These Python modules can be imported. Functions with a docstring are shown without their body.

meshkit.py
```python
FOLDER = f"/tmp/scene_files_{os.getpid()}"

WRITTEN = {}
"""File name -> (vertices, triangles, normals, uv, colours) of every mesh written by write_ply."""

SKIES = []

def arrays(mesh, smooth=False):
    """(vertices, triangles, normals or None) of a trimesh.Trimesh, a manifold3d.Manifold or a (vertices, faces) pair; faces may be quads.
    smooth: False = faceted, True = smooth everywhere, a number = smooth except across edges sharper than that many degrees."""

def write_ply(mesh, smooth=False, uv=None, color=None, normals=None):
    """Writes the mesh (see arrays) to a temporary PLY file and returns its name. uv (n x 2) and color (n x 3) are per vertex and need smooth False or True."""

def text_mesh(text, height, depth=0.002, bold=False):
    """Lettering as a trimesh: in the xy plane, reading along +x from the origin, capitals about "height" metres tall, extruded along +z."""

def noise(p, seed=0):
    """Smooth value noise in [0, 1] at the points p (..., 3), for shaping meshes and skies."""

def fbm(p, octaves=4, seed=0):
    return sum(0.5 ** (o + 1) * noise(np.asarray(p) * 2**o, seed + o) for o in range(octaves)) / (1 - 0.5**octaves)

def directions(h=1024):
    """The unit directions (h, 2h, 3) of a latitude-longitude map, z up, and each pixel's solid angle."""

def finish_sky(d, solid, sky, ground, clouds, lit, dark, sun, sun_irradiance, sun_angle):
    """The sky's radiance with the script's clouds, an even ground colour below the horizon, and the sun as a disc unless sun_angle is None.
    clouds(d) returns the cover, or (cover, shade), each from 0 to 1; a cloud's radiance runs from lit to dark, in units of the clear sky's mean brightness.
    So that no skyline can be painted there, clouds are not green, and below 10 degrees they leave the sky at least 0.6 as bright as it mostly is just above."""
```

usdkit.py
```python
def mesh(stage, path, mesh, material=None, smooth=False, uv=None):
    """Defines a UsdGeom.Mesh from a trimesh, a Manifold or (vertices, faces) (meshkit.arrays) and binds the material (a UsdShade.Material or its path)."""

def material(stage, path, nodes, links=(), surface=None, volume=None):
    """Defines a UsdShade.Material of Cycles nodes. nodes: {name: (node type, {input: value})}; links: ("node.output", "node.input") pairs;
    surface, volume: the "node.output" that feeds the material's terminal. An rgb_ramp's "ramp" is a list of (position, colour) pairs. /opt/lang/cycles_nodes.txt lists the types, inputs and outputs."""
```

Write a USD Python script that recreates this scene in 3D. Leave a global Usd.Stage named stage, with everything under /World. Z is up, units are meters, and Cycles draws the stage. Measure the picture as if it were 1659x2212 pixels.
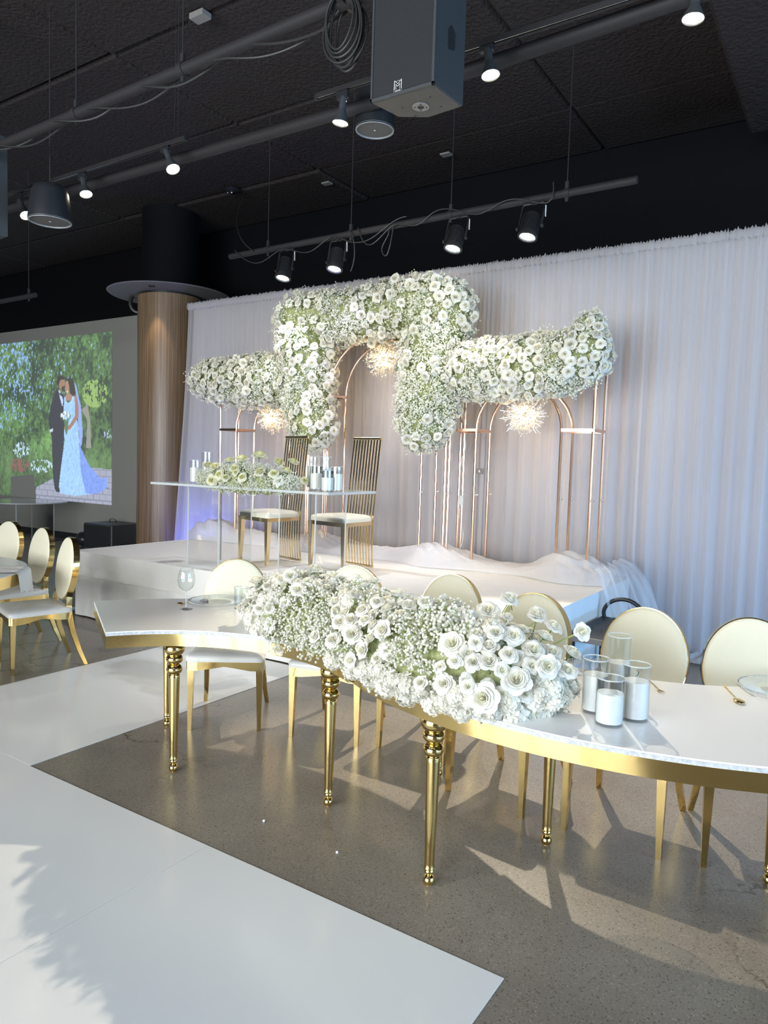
import math, random
import numpy as np, trimesh, manifold3d
from shapely.geometry import Polygon, Point
from shapely import contains_xy
from scipy.spatial import cKDTree
from pxr import Usd, UsdGeom, UsdLux, UsdShade, Gf, Sdf, Vt
import usdkit, meshkit

PI = math.pi
stage = Usd.Stage.CreateInMemory()
UsdGeom.SetStageUpAxis(stage, 'Z'); UsdGeom.SetStageMetersPerUnit(stage, 1.0)
WORLD = UsdGeom.Xform.Define(stage, '/World').GetPrim()
stage.SetDefaultPrim(WORLD)
UsdGeom.Scope.Define(stage, '/World/Looks')
rng = np.random.default_rng(7)
random.seed(7)

# ------------------------------------------------------------------ camera
PW, PH, FPX = 1659., 2212., 1565.
YAW, PITCH, ROLL = map(math.radians, (33.18, 4.016, 1.723))
EYE = np.array([0, 0, 1.65])
FWD = np.array([-math.sin(YAW)*math.cos(PITCH), math.cos(YAW)*math.cos(PITCH), -math.sin(PITCH)])
_r = np.cross(FWD, [0, 0, 1]); _r /= np.linalg.norm(_r); _u = np.cross(_r, FWD)
RIGHT = math.cos(ROLL)*_r + math.sin(ROLL)*_u
UP = -math.sin(ROLL)*_r + math.cos(ROLL)*_u
cam = UsdGeom.Camera.Define(stage, '/World/camera')
M = Gf.Matrix4d(1)
for i, a in enumerate((RIGHT, UP, -FWD, EYE)):
    M.SetRow(i, Gf.Vec4d(*map(float, a), 1.0 if i == 3 else 0.0))
cam.AddTransformOp().Set(M)
cam.CreateHorizontalApertureAttr(36.0); cam.CreateVerticalApertureAttr(48.0)
cam.CreateFocalLengthAttr(36.0*FPX/PW)
cam.CreateClippingRangeAttr(Gf.Vec2f(0.05, 200))
cam.CreateExposureAttr(0.0)

def ray(x, y):
    v = FWD*FPX + RIGHT*(x-PW/2) - UP*(y-PH/2); return v/np.linalg.norm(v)
def at_z(x, y, z):
    v = ray(x, y); return EYE + v*((z-EYE[2])/v[2])
def at_y(x, y, Y):
    v = ray(x, y); return EYE + v*(Y/v[1])
def pix(p):
    q = np.asarray(p, float) - EYE; d = q@FWD
    return np.stack([PW/2 + FPX*(q@RIGHT)/d, PH/2 - FPX*(q@UP)/d], -1)

# ------------------------------------------------------------------ lights
LAMP = 1.0
def dome(color, k):
    d = UsdLux.DomeLight.Define(stage, '/World/ambient_dome'); d.CreateColorAttr(Gf.Vec3f(*color)); d.CreateIntensityAttr(k)
dome((0.8, 0.9, 1.0), 0.25)
def aim(prim, pos, target):
    z = np.asarray(pos, float) - np.asarray(target, float); z /= np.linalg.norm(z)
    h = np.array([0, 1, 0.]) if abs(z[2]) > .95 else np.array([0, 0, 1.])
    x = np.cross(h, z); x /= np.linalg.norm(x); y = np.cross(z, x)
    m = Gf.Matrix4d(1)
    for i, a in enumerate((x, y, z, pos)): m.SetRow(i, Gf.Vec4d(*map(float, a), 1.0 if i == 3 else 0.0))
    UsdGeom.Xformable(prim).AddTransformOp().Set(m)
def spot(path, pos, target, k, color, angle, radius=.04, soft=.3):
    l = UsdLux.SphereLight.Define(stage, path)
    l.CreateRadiusAttr(radius); l.CreateIntensityAttr(k); l.CreateColorAttr(Gf.Vec3f(*color)); l.CreateNormalizeAttr(True)
    s = UsdLux.ShapingAPI.Apply(l.GetPrim()); s.CreateShapingConeAngleAttr(angle); s.CreateShapingConeSoftnessAttr(soft)
    aim(l, pos, target)
def rect(path, pos, target, w, h, k, color):
    l = UsdLux.RectLight.Define(stage, path); l.CreateWidthAttr(w); l.CreateHeightAttr(h); l.CreateIntensityAttr(k); l.CreateColorAttr(Gf.Vec3f(*color))
    aim(l, pos, target)
# daylight that comes in through the glazed walls of the hall (right, and behind the camera)
rect('/World/daylight_right', (6.6, 2.5, 2.2), (0, 2.5, 1.9), 7.5, 3.4, 8.5, (.36, .65, 1.0))
rect('/World/daylight_rear', (-3.5, -6.1, 2.2), (-3.5, 0, 1.6), 9.0, 3.2, 16.0, (.95, .97, 1.0))
WARM, COOL, VIOLET = (1.0, .87, .64), (.86, .93, 1.0), (.62, .60, 1.0)
K_TRACK, K_STAGE, K_FRONT, K_UP, K_BULB = 22.0, 44.0, 20.0, 20.0, 280.0

# ------------------------------------------------------------------ materials
LOOKS = {}
def raw(name, nodes, links=(), surface=None):
    if name not in LOOKS: LOOKS[name] = usdkit.material(stage, '/World/Looks/'+name, nodes, links, surface)
    return LOOKS[name]
def plain(name, color, rough=.5, metal=0., bump=0., scale=40., vary=0., spec=.5, detail=4., **kw):
    n = {'p': ('principled_bsdf', dict(base_color=color, roughness=rough, metallic=metal, specular_ior_level=spec, **kw))}
    L = []
    if bump or vary:
        n['g'] = ('geometry', {}); n['n'] = ('noise_texture', dict(scale=scale, detail=detail)); L.append(('g.position', 'n.vector'))
    if bump:
        n['b'] = ('bump', dict(strength=1.0, distance=bump)); L += [('n.fac', 'b.height'), ('b.normal', 'p.normal')]
    if vary:
        n['r'] = ('rgb_ramp', {'ramp': [(.3, tuple(c*(1-vary) for c in color)), (.7, tuple(min(1, c*(1+vary)) for c in color))]})
        L += [('n.fac', 'r.fac'), ('r.color', 'p.base_color')]
    return raw(name, n, L, 'p.BSDF')
def glow(name, color, k):
    return raw(name, {'e': ('emission', dict(color=color, strength=k))}, (), 'e.emission')
def pane(name, tint=(.97, .98, .98), face=.035, edge=.75, rough=0.0):
    "thin clear sheet: see-through with a mirror share that grows towards grazing view"
    return raw(name, {'t': ('transparent_bsdf', dict(color=tint)), 'g': ('glossy_bsdf', dict(color=(1, 1, 1), roughness=rough)), 'w': ('layer_weight', dict(blend=.5)),
        'q': ('math', dict(math_type='power', value2=4.)), 'r': ('map_range', dict(from_min=0., from_max=1., to_min=face, to_max=edge, clamp=True)), 'm': ('mix_closure', {})},
        [('w.facing', 'q.value1'), ('q.value', 'r.value'), ('r.result', 'm.fac'), ('t.BSDF', 'm.closure1'), ('g.BSDF', 'm.closure2')], 'm.closure')
def sheer(name, color, lo, hi, tr=.45):
    "woven voile: seen square-on it lets a little through, edge-on it closes up"
    return raw(name, {'d': ('diffuse_bsdf', dict(color=color)), 'l': ('translucent_bsdf', dict(color=color)), 'a': ('mix_closure', dict(fac=tr)),
        't': ('transparent_bsdf', {}), 'w': ('layer_weight', dict(blend=.35)), 'r': ('map_range', dict(from_min=0., from_max=.8, to_min=lo, to_max=hi, clamp=True)), 'm': ('mix_closure', {})},
        [('d.BSDF', 'a.closure1'), ('l.BSDF', 'a.closure2'), ('w.facing', 'r.value'), ('r.result', 'm.fac'), ('t.BSDF', 'm.closure1'), ('a.closure', 'm.closure2')], 'm.closure')

gold = plain('polished_gold', (.74, .55, .23), .13, 1.0, bump=.0006, scale=9)
gold_dark = plain('champagne_gold', (.86, .70, .44), .18, 1.0)
rose_gold = plain('rose_gold', (.83, .56, .42), .22, 1.0)
chrome = plain('bright_steel', (.8, .8, .8), .15, 1.0)
black_metal = plain('black_metal', (.018, .018, .02), .42)
pipe_black = plain('painted_pipe', (.030, .028, .030), .6, spec=.25, bump=.001, scale=60)
cable_black = plain('cable_rubber', (.03, .03, .03), .5)
cabinet_black = plain('textured_cabinet', (.05, .055, .06), .38, bump=.0018, scale=230, detail=2)
grille_black = plain('speaker_mesh', (.015, .017, .02), .55, bump=.002, scale=500)
black_plastic = plain('black_plastic', (.02, .022, .026), .35)
grey_plastic = plain('grey_plastic', (.25, .24, .23), .5)
leather = plain('cream_leather', (.76, .72, .56), .42, bump=.0006, scale=160)
seat_white = plain('white_leather', (.80, .79, .75), .38, bump=.0008, scale=120)
laminate = plain('white_laminate', (.80, .80, .80), .22)
laminate_edge = plain('worn_laminate_edge', (.55, .57, .60), .4, bump=.001, scale=80, vary=.2)
linen = plain('white_linen', (.80, .78, .74), .8, bump=.006, scale=9, detail=6)
linen_skirt = plain('white_skirting', (.80, .79, .76), .8, bump=.003, scale=14)
sand = plain('white_sand', (.88, .88, .88), .8, bump=.003, scale=500)
wax = plain('candle_wax', (.85, .84, .78), .5)
acrylic = pane('clear_acrylic', (.985, .99, .99), .025, .5)
acrylic_edge = plain('acrylic_edge', (.75, .80, .80), .15, alpha=.55)
glassy = pane('clear_glass', (.96, .975, .975))
glass_rim = plain('glass_rim', (.75, .78, .78), .08, alpha=.5)
white_plastic = plain('white_plastic', (.75, .75, .73), .4)
foam_white = plain('foam_white', (.9, .9, .9), .7)
leaf_green = plain('sepal_green', (.16, .27, .08), .55)
stem_green = plain('stem_green', (.42, .50, .20), .6)
moss = plain('moss_core', (.33, .36, .17), .9, bump=.02, scale=40, vary=.25)
wall_black = plain('black_wall_paint', (.0028, .0028, .0045), .8, spec=.2, bump=.004, scale=8)
wall_grey = plain('grey_wall_paint', (.34, .33, .30), .75, bump=.0006, scale=150)
wall_light = plain('light_wall_paint', (.55, .54, .51), .8)
soffit_black = plain('sprayed_ceiling', (.026, .019, .0185), .75, bump=.03, scale=26, detail=8)
def petal_mat(name, outer, inner):
    return raw(name, {'d': ('diffuse_bsdf', {}), 't': ('translucent_bsdf', {}), 'm': ('mix_closure', dict(fac=.42)), 'o': ('object_info', {}),
        'a': ('attribute', dict(attribute='inner')), 'x': ('mix_color', dict(a=outer, b=inner)), 'h': ('hsv', dict(hue=.5, saturation=1.)),
        'r': ('map_range', dict(from_min=0., from_max=1., to_min=.90, to_max=1.03))},
        [('a.fac', 'x.fac'), ('o.random', 'r.value'), ('r.result', 'h.value'), ('x.result', 'h.color'), ('h.color', 'd.color'), ('h.color', 't.color'), ('d.BSDF', 'm.closure1'), ('t.BSDF', 'm.closure2')], 'm.closure')
petal = petal_mat('rose_petal', (.965, .955, .915), (.95, .93, .76))
petal_cream = petal_mat('cream_rose_petal', (.95, .94, .76), (.86, .85, .36))
floret_mat = petal_mat('gypsophila_white', (.96, .96, .90), (.95, .95, .85))
wood = raw('walnut_veneer', {'g': ('geometry', {}), 'm': ('mapping', dict(scale=(22., 22., .35))), 'n': ('noise_texture', dict(scale=2.2, detail=6, roughness=.6)),
    'r': ('rgb_ramp', {'ramp': [(.3, (.12, .075, .040)), (.5, (.205, .135, .078)), (.72, (.29, .20, .12))]}), 'p': ('principled_bsdf', dict(roughness=.35)), 'b': ('bump', dict(distance=.002))},
    [('g.position', 'm.vector'), ('m.vector', 'n.vector'), ('n.fac', 'r.fac'), ('r.color', 'p.base_color'), ('n.fac', 'b.height'), ('b.normal', 'p.normal')], 'p.BSDF')
concrete = raw('polished_concrete', {'g': ('geometry', {}),
    'n1': ('noise_texture', dict(scale=1.1, detail=6, roughness=.6)), 'r1': ('rgb_ramp', {'ramp': [(.3, (.185, .160, .132)), (.7, (.285, .250, .208))]}),
    'v': ('voronoi_texture', dict(scale=210., randomness=1.)), 'wv': ('separate_color', {}), 'r2': ('rgb_ramp', {'ramp': [(0., (.42, .40, .39)), (.05, (.7, .68, .66)), (.12, (1, 1, 1)), (.90, (1, 1, 1)), (1., (1.5, 1.45, 1.4))]}),
    'n2': ('noise_texture', dict(scale=380., detail=2)), 'r3': ('rgb_ramp', {'ramp': [(.3, (.78, .78, .78)), (.7, (1.2, 1.2, 1.2))]}),
    'mx': ('mix_color', dict(blend_type='multiply', fac=1., use_clamp=False)), 'mx2': ('mix_color', dict(blend_type='multiply', fac=1., use_clamp=False)),
    'nd': ('noise_texture', dict(scale=2.6, detail=5, roughness=.65)), 'sc': ('vector_math', dict(math_type='multiply', vector2=(.55, .55, .55))), 'ad': ('vector_math', dict(math_type='add')),
    'vc': ('voronoi_texture', dict(feature='distance_to_edge', scale=1.15)), 'rc': ('rgb_ramp', {'ramp': [(0., (.42, .40, .38)), (.006, (.55, .53, .5)), (.011, (1, 1, 1)), (1., (1, 1, 1))]}),
    'mk': ('noise_texture', dict(scale=.55, detail=1)), 'rk': ('rgb_ramp', {'ramp': [(.48, (0, 0, 0)), (.56, (1, 1, 1))]}), 'mx3': ('mix_color', dict(blend_type='multiply')),
    'p': ('principled_bsdf', dict(roughness=.27, specular_ior_level=.55)), 'b': ('bump', dict(distance=.0006, strength=.6))},
    [('g.position', 'n1.vector'), ('n1.fac', 'r1.fac'), ('g.position', 'v.vector'), ('v.color', 'wv.color'), ('wv.r', 'r2.fac'), ('g.position', 'n2.vector'), ('n2.fac', 'r3.fac'),
     ('r1.color', 'mx.a'), ('r2.color', 'mx.b'), ('mx.result', 'mx2.a'), ('r3.color', 'mx2.b'), ('g.position', 'nd.vector'), ('nd.color', 'sc.vector1'), ('g.position', 'ad.vector1'), ('sc.vector', 'ad.vector2'),
     ('ad.vector', 'vc.vector'), ('vc.distance', 'rc.fac'), ('g.position', 'mk.vector'), ('mk.fac', 'rk.fac'), ('rk.color', 'mx3.fac'), ('mx2.result', 'mx3.a'), ('rc.color', 'mx3.b'),
     ('mx3.result', 'p.base_color'), ('n1.fac', 'b.height'), ('b.normal', 'p.normal')], 'p.BSDF')
vinyl = raw('white_vinyl', {'g': ('geometry', {}), 'n': ('noise_texture', dict(scale=1.3, detail=2)), 'b': ('bump', dict(distance=.004, strength=.35)), 'p': ('principled_bsdf', dict(base_color=(.80, .80, .79), roughness=.16))},
    [('g.position', 'n.vector'), ('n.fac', 'b.height'), ('b.normal', 'p.normal')], 'p.BSDF')
voile = sheer('white_voile', (.79, .775, .795), .52, 1.0)
tulle_mat = sheer('white_tulle', (.88, .87, .89), .80, 1.0, .4)
lining_mat = plain('drape_lining', (.50, .48, .50), .9)

# ------------------------------------------------------------------ prim helpers
COUNT = {}
def numbered(parent, name):
    k = (parent, name); n = COUNT.get(k, 0); COUNT[k] = n+1
    return name if n == 0 else f'{name}_{n:03d}'
def tag(o, label=None, cat=None, group=None, kind=None):
    o = o.GetPrim() if hasattr(o, 'GetPrim') else o
    for k, v in (('label', label), ('category', cat), ('group', group), ('kind', kind)):
        if v: o.SetCustomDataByKey(k, v)
    return o
def thing(name, label, cat, loc=(0, 0, 0), rz=0., group=None, kind=None, parent='/World'):
    x = UsdGeom.Xform.Define(stage, parent+'/'+numbered(parent, name))
    x.AddTranslateOp().Set(Gf.Vec3d(*map(float, loc))); x.AddRotateZOp().Set(math.degrees(rz))
    return tag(x, label, cat, group, kind)
def obj(name, mesh, mat, parent=None, smooth=35, label=None, kind=None):
    base = '/World' if parent is None else str(parent.GetPath())
    m = usdkit.mesh(stage, base+'/'+numbered(base, name), mesh, mat, smooth)
    if label or kind: tag(m, label, None, None, kind)
    return m.GetPrim()
def proto(name):
    p = stage.CreateClassPrim('/World/kinds').GetPath() if not stage.GetPrimAtPath('/World/kinds') else Sdf.Path('/World/kinds')
    return UsdGeom.Xform.Define(stage, p.AppendChild(name)).GetPrim()
def frame(pos, axis, spin=0., s=1.):
    z = np.asarray(axis, float); z /= np.linalg.norm(z)
    h = np.array([1., 0, 0]) if abs(z[0]) < .9 else np.array([0, 1., 0])
    x = np.cross(h, z); x /= np.linalg.norm(x); y = np.cross(z, x)
    c, sn = math.cos(spin), math.sin(spin); x, y = c*x+sn*y, -sn*x+c*y
    m = Gf.Matrix4d(1)
    for i, a in enumerate((x*s, y*s, z*s, pos)): m.SetRow(i, Gf.Vec4d(*map(float, a), 1.0 if i == 3 else 0.0))
    return m
def inst(src, name, m, parent=None):
    base = '/World' if parent is None else str(parent.GetPath())
    x = UsdGeom.Xform.Define(stage, base+'/'+numbered(base, name)); x.AddTransformOp().Set(m)
    x.GetPrim().GetReferences().AddInternalReference(src.GetPath()); x.GetPrim().SetInstanceable(True)
    return x.GetPrim()
def copy(src, name, label, cat, loc, rz=0., group=None):
    x = UsdGeom.Xform.Define(stage, '/World/'+numbered('/World', name))
    x.AddTranslateOp().Set(Gf.Vec3d(*map(float, loc))); x.AddRotateZOp().Set(math.degrees(rz))
    x.GetPrim().GetReferences().AddInternalReference(src.GetPath()); x.GetPrim().SetInstanceable(True)
    return tag(x, label, cat, group)

# ------------------------------------------------------------------ mesh helpers
def cat(*ms):
    ms = [m for m in ms if m is not None]
    vs, fs, n = [], [], 0
    for m in ms:
        v, f = (np.asarray(m.vertices), np.asarray(m.faces)) if hasattr(m, 'vertices') else m
        v, f = np.asarray(v, float), np.asarray(f, int)
        if f.shape[1] == 4: f = np.vstack([f[:, [0, 1, 2]], f[:, [0, 2, 3]]])
        vs.append(v); fs.append(f+n); n += len(v)
    return np.vstack(vs), np.vstack(fs)
def T(m, loc=(0, 0, 0), R=None, s=1.):
    v, f = m if isinstance(m, tuple) else (np.asarray(m.vertices), np.asarray(m.faces))
    v = np.asarray(v, float)*s
    if R is not None: v = v@np.asarray(R).T
    return v+np.asarray(loc, float), f
def rot(ax, a):
    return trimesh.transformations.rotation_matrix(a, ax)[:3, :3]
def hullp(p):
    h = trimesh.convex.convex_hull(np.asarray(p, float)); return np.asarray(h.vertices), np.asarray(h.faces)
def box(x0, x1, y0, y1, z0, z1, c=.004):
    c = min(c, (x1-x0)*.3, (y1-y0)*.3, (z1-z0)*.3); P = []
    for x, sx in ((x0, 1), (x1, -1)):
        for y, sy in ((y0, 1), (y1, -1)):
            for z, sz in ((z0, 1), (z1, -1)):
                P += [(x+sx*c, y+sy*c, z), (x+sx*c, y, z+sz*c), (x, y+sy*c, z+sz*c)]
    return hullp(P)
def perp(d):
    d = np.asarray(d, float); d = d/np.linalg.norm(d)
    h = np.array([0, 0, 1.]) if abs(d[2]) < .9 else np.array([1., 0, 0])
    a = np.cross(h, d); a /= np.linalg.norm(a); return a, np.cross(d, a)
def bar(p, q, w, h=None, w2=None, h2=None):
    h = w if h is None else h; w2 = w if w2 is None else w2; h2 = h if h2 is None else h2
    p, q = np.asarray(p, float), np.asarray(q, float); a, b = perp(q-p); P = []
    for o, ww, hh in ((p, w, h), (q, w2, h2)):
        P += [o+a*sx*ww/2+b*sy*hh/2 for sx, sy in ((-1, -1), (1, -1), (1, 1), (-1, 1))]
    return np.array(P), np.array([(0, 3, 2), (0, 2, 1), (4, 5, 6), (4, 6, 7)]+[t for i in range(4) for t in ((i, (i+1) % 4, 4+(i+1) % 4), (i, 4+(i+1) % 4, 4+i))])
def tube(pts, r, n=8, caps=True):
    P = np.asarray(pts, float); m = len(P); r = np.broadcast_to(np.asarray(r, float), m)
    t = np.gradient(P, axis=0); t /= np.maximum(np.linalg.norm(t, axis=1, keepdims=True), 1e-9)
    a, b = perp(t[0]); V = []
    for i in range(m):
        a = a-t[i]*(a@t[i]); a /= np.linalg.norm(a); b = np.cross(t[i], a)
        th = np.arange(n)*2*PI/n
        V.append(P[i]+r[i]*(np.cos(th)[:, None]*a+np.sin(th)[:, None]*b))
    V = np.vstack(V); F = []
    for i in range(m-1):
        for j in range(n):
            k = (j+1) % n; A, B, C, D = i*n+j, i*n+k, (i+1)*n+k, (i+1)*n+j; F += [(A, B, C), (A, C, D)]
    if caps:
        V = np.vstack([V, P[:1], P[-1:]]); c0, c1 = m*n, m*n+1
        for j in range(n):
            k = (j+1) % n; F += [(c0, k, j), (c1, (m-1)*n+j, (m-1)*n+k)]
    return V, np.array(F)
def sqtube(pts, w, d, wd=None):
    "square section along pts; wd: list of (w, d) per point; the first side stays along the x axis"
    P = np.asarray(pts, float); m = len(P); V = []
    t = np.gradient(P, axis=0); t /= np.linalg.norm(t, axis=1, keepdims=True)
    for i in range(m):
        ww, dd = wd[i] if wd is not None else (w, d)
        a = np.array([1., 0, 0]); a = a-t[i]*(a@t[i]); a /= np.linalg.norm(a); b = np.cross(t[i], a)
        V += [P[i]+a*sx*ww/2+b*sy*dd/2 for sx, sy in ((-1, -1), (1, -1), (1, 1), (-1, 1))]
    F = [(0, 2, 1), (0, 3, 2), (4*m-4, 4*m-3, 4*m-2), (4*m-4, 4*m-2, 4*m-1)]
    for i in range(m-1):
        for j in range(4):
            k = (j+1) % 4; F += [(4*i+j, 4*i+k, 4*i+4+k), (4*i+j, 4*i+4+k, 4*i+4+j)]
    return np.array(V), np.array(F)
def lathe(prof, n=24, center=(0, 0, 0)):
    prof = np.asarray(prof, float); th = np.arange(n)*2*PI/n; m = len(prof)
    V = np.stack([np.outer(prof[:, 0], np.cos(th)), np.outer(prof[:, 0], np.sin(th)), np.repeat(prof[:, 1:2], n, 1)], -1).reshape(-1, 3)+np.asarray(center, float)
    F = []
    for i in range(m-1):
        for j in range(n):
            k = (j+1) % n; A, B, C, D = i*n+j, i*n+k, (i+1)*n+k, (i+1)*n+j
            if prof[i, 0] > 1e-7: F.append((A, B, C))
            if prof[i+1, 0] > 1e-7: F.append((A, C, D))
    return V, np.array(F)
def prism(poly, z0, z1):
    m = trimesh.creation.extrude_polygon(poly if hasattr(poly, 'exterior') else Polygon(poly), z1-z0, engine='earcut'); m.apply_translation((0, 0, z0))
    return np.asarray(m.vertices), np.asarray(m.faces)
def grid(P, flip=False):
    "P (n, m, 3) -> surface"
    n, m = P.shape[:2]; i = np.arange(n*m).reshape(n, m)
    a, b, c, d = i[:-1, :-1].ravel(), i[1:, :-1].ravel(), i[1:, 1:].ravel(), i[:-1, 1:].ravel()
    q = np.stack([a, b, c, d] if not flip else [a, d, c, b], 1)
    return P.reshape(-1, 3), np.vstack([q[:, [0, 1, 2]], q[:, [0, 2, 3]]])
def ball(c, r, sub=2, s=(1, 1, 1)):
    m = trimesh.creation.icosphere(sub, 1.); return np.asarray(m.vertices)*r*np.asarray(s)+np.asarray(c, float), np.asarray(m.faces)
def bez(p0, p1, p2, p3, n=12):
    t = np.linspace(0, 1, n)[:, None]; p0, p1, p2, p3 = (np.asarray(p, float) for p in (p0, p1, p2, p3))
    return (1-t)**3*p0+3*(1-t)**2*t*p1+3*(1-t)*t*t*p2+t**3*p3
def spline(pts, n=60):
    from scipy.interpolate import CubicSpline
    P = np.asarray(pts, float); s = np.r_[0, np.cumsum(np.linalg.norm(np.diff(P, axis=0), axis=1))]
    return CubicSpline(s, P)(np.linspace(0, s[-1], n))
def struct(name, mesh, mat, label, parent=None, smooth=False, catg=None):
    o = obj(name, mesh, mat, parent, smooth); tag(o, label, catg, None, 'structure'); return o
OCT = (np.array([(1, 0, 0), (-1, 0, 0), (0, 1, 0), (0, -1, 0), (0, 0, 1), (0, 0, -1)], float), np.array([(0, 2, 4), (2, 1, 4), (1, 3, 4), (3, 0, 4), (2, 0, 5), (1, 2, 5), (3, 1, 5), (0, 3, 5)]))
def sphere_dirs(n, jit=.25):
    i = np.arange(n)+.5; ph = np.arccos(1-2*i/n); th = PI*(1+5**.5)*i
    d = np.stack([np.cos(th)*np.sin(ph), np.sin(th)*np.sin(ph), np.cos(ph)], -1)+rng.normal(0, jit, (n, 3))*.4
    return d/np.linalg.norm(d, axis=1, keepdims=True)
# ------------------------------------------------------------------ the room
XL, XR, YB, YF, ZC = -17.0, 5.2, 8.22, -5.2, 5.15
struct('floor', box(XL-.2, XR+1.2, YF-1.2, YB+.2, -.2, 0, .0), concrete, 'polished grey brown concrete floor with fine cracks and dark aggregate', catg='floor')
struct('wall_back', box(XL, XR, YB, YB+.15, 0, ZC+.3, 0), wall_black, 'black painted upper wall behind the drapes and wall screen', catg='wall')
struct('wall_screen', box(XL, -8.9, YB-.03, YB, .0, 4.02, .002), wall_grey, 'grey painted wall on which the wedding photograph is projected', catg='wall')
struct('wall_left', box(XL-.15, XL, YF, YB, 0, ZC, 0), wall_grey, 'grey wall at the far left end of the hall', catg='wall')
struct('baseboard_back', box(XL, -8.9, YB-.05, YB-.03, 0, .12, .003), black_plastic, 'black baseboard along the foot of the grey wall', catg='baseboard')
def glazed_wall(name, n, along, fixed, a0, a1, label):
    "a wall of window bays: sill, head, mullions and panes; along = 'x' or 'y'"
    B = (lambda u0, u1, z0, z1, d=.10: box(u0, u1, fixed-d/2, fixed+d/2, z0, z1, .004)) if along == 'x' else (lambda u0, u1, z0, z1, d=.10: box(fixed-d/2, fixed+d/2, u0, u1, z0, z1, .004))
    lo, hi = (XL, XR) if along == 'x' else (YF, YB)
    struct(name, cat(B(lo, hi, 0, .35, .2), B(lo, hi, 4.05, ZC, .2), B(lo, a0, .35, 4.05, .2), B(a1, hi, .35, 4.05, .2)), wall_light, label, catg='wall')
    for k in range(n):
        u0, u1 = a0+(a1-a0)*k/n, a0+(a1-a0)*(k+1)/n
        w = thing(f'window_{WIN[0]}', 'tall daylight window bay in the glazed wall', 'window', kind='structure'); WIN[0] += 1
        obj('window_frame', cat(B(u0, u0+.06, .35, 4.05), B(u1-.06, u1, .35, 4.05), B(u0, u1, .35, .42), B(u0, u1, 3.98, 4.05), B(u0, u1, 2.5, 2.56)), black_metal, w, False)
        obj('pane', B(u0+.05, u1-.05, .4, 4.0, .012), glassy, w, False)
WIN = [1]
glazed_wall('wall_right', 4, 'y', XR, -1.4, 6.4, 'light wall with tall windows right of the stage')
glazed_wall('wall_front', 4, 'x', YF, -8.2, 1.2, 'light wall with tall windows facing the stage')
# ceiling: sprayed slabs with open joints
ceil = thing('ceiling', 'black ceiling of rough sprayed slabs with open joints', 'ceiling', kind='structure')
obj('ceiling_deck', box(XL, XR, YF, YB, ZC+.12, ZC+.3, 0), soffit_black, ceil, False)
xs, ys = [XL, -13.2, -9.5, -5.75, -2.6, .6, XR], [YF, -2.2, .6, 2.6, 4.2, 5.7, 7.1, YB]
for i in range(len(xs)-1):
    for j in range(len(ys)-1):
        dz = rng.uniform(-.012, .012)
        obj('ceiling_panel', box(xs[i]+.006, xs[i+1]-.006, ys[j]+.009, ys[j+1]-.009, ZC+dz, ZC+.13, .03), soffit_black, ceil, False)
struct('ceiling_beam', box(-1.05, XR, 5.1, 7.55, 4.74, ZC, .03), soffit_black, 'black sprayed dropped soffit at the right of the ceiling', catg='ceiling beam')
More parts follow.
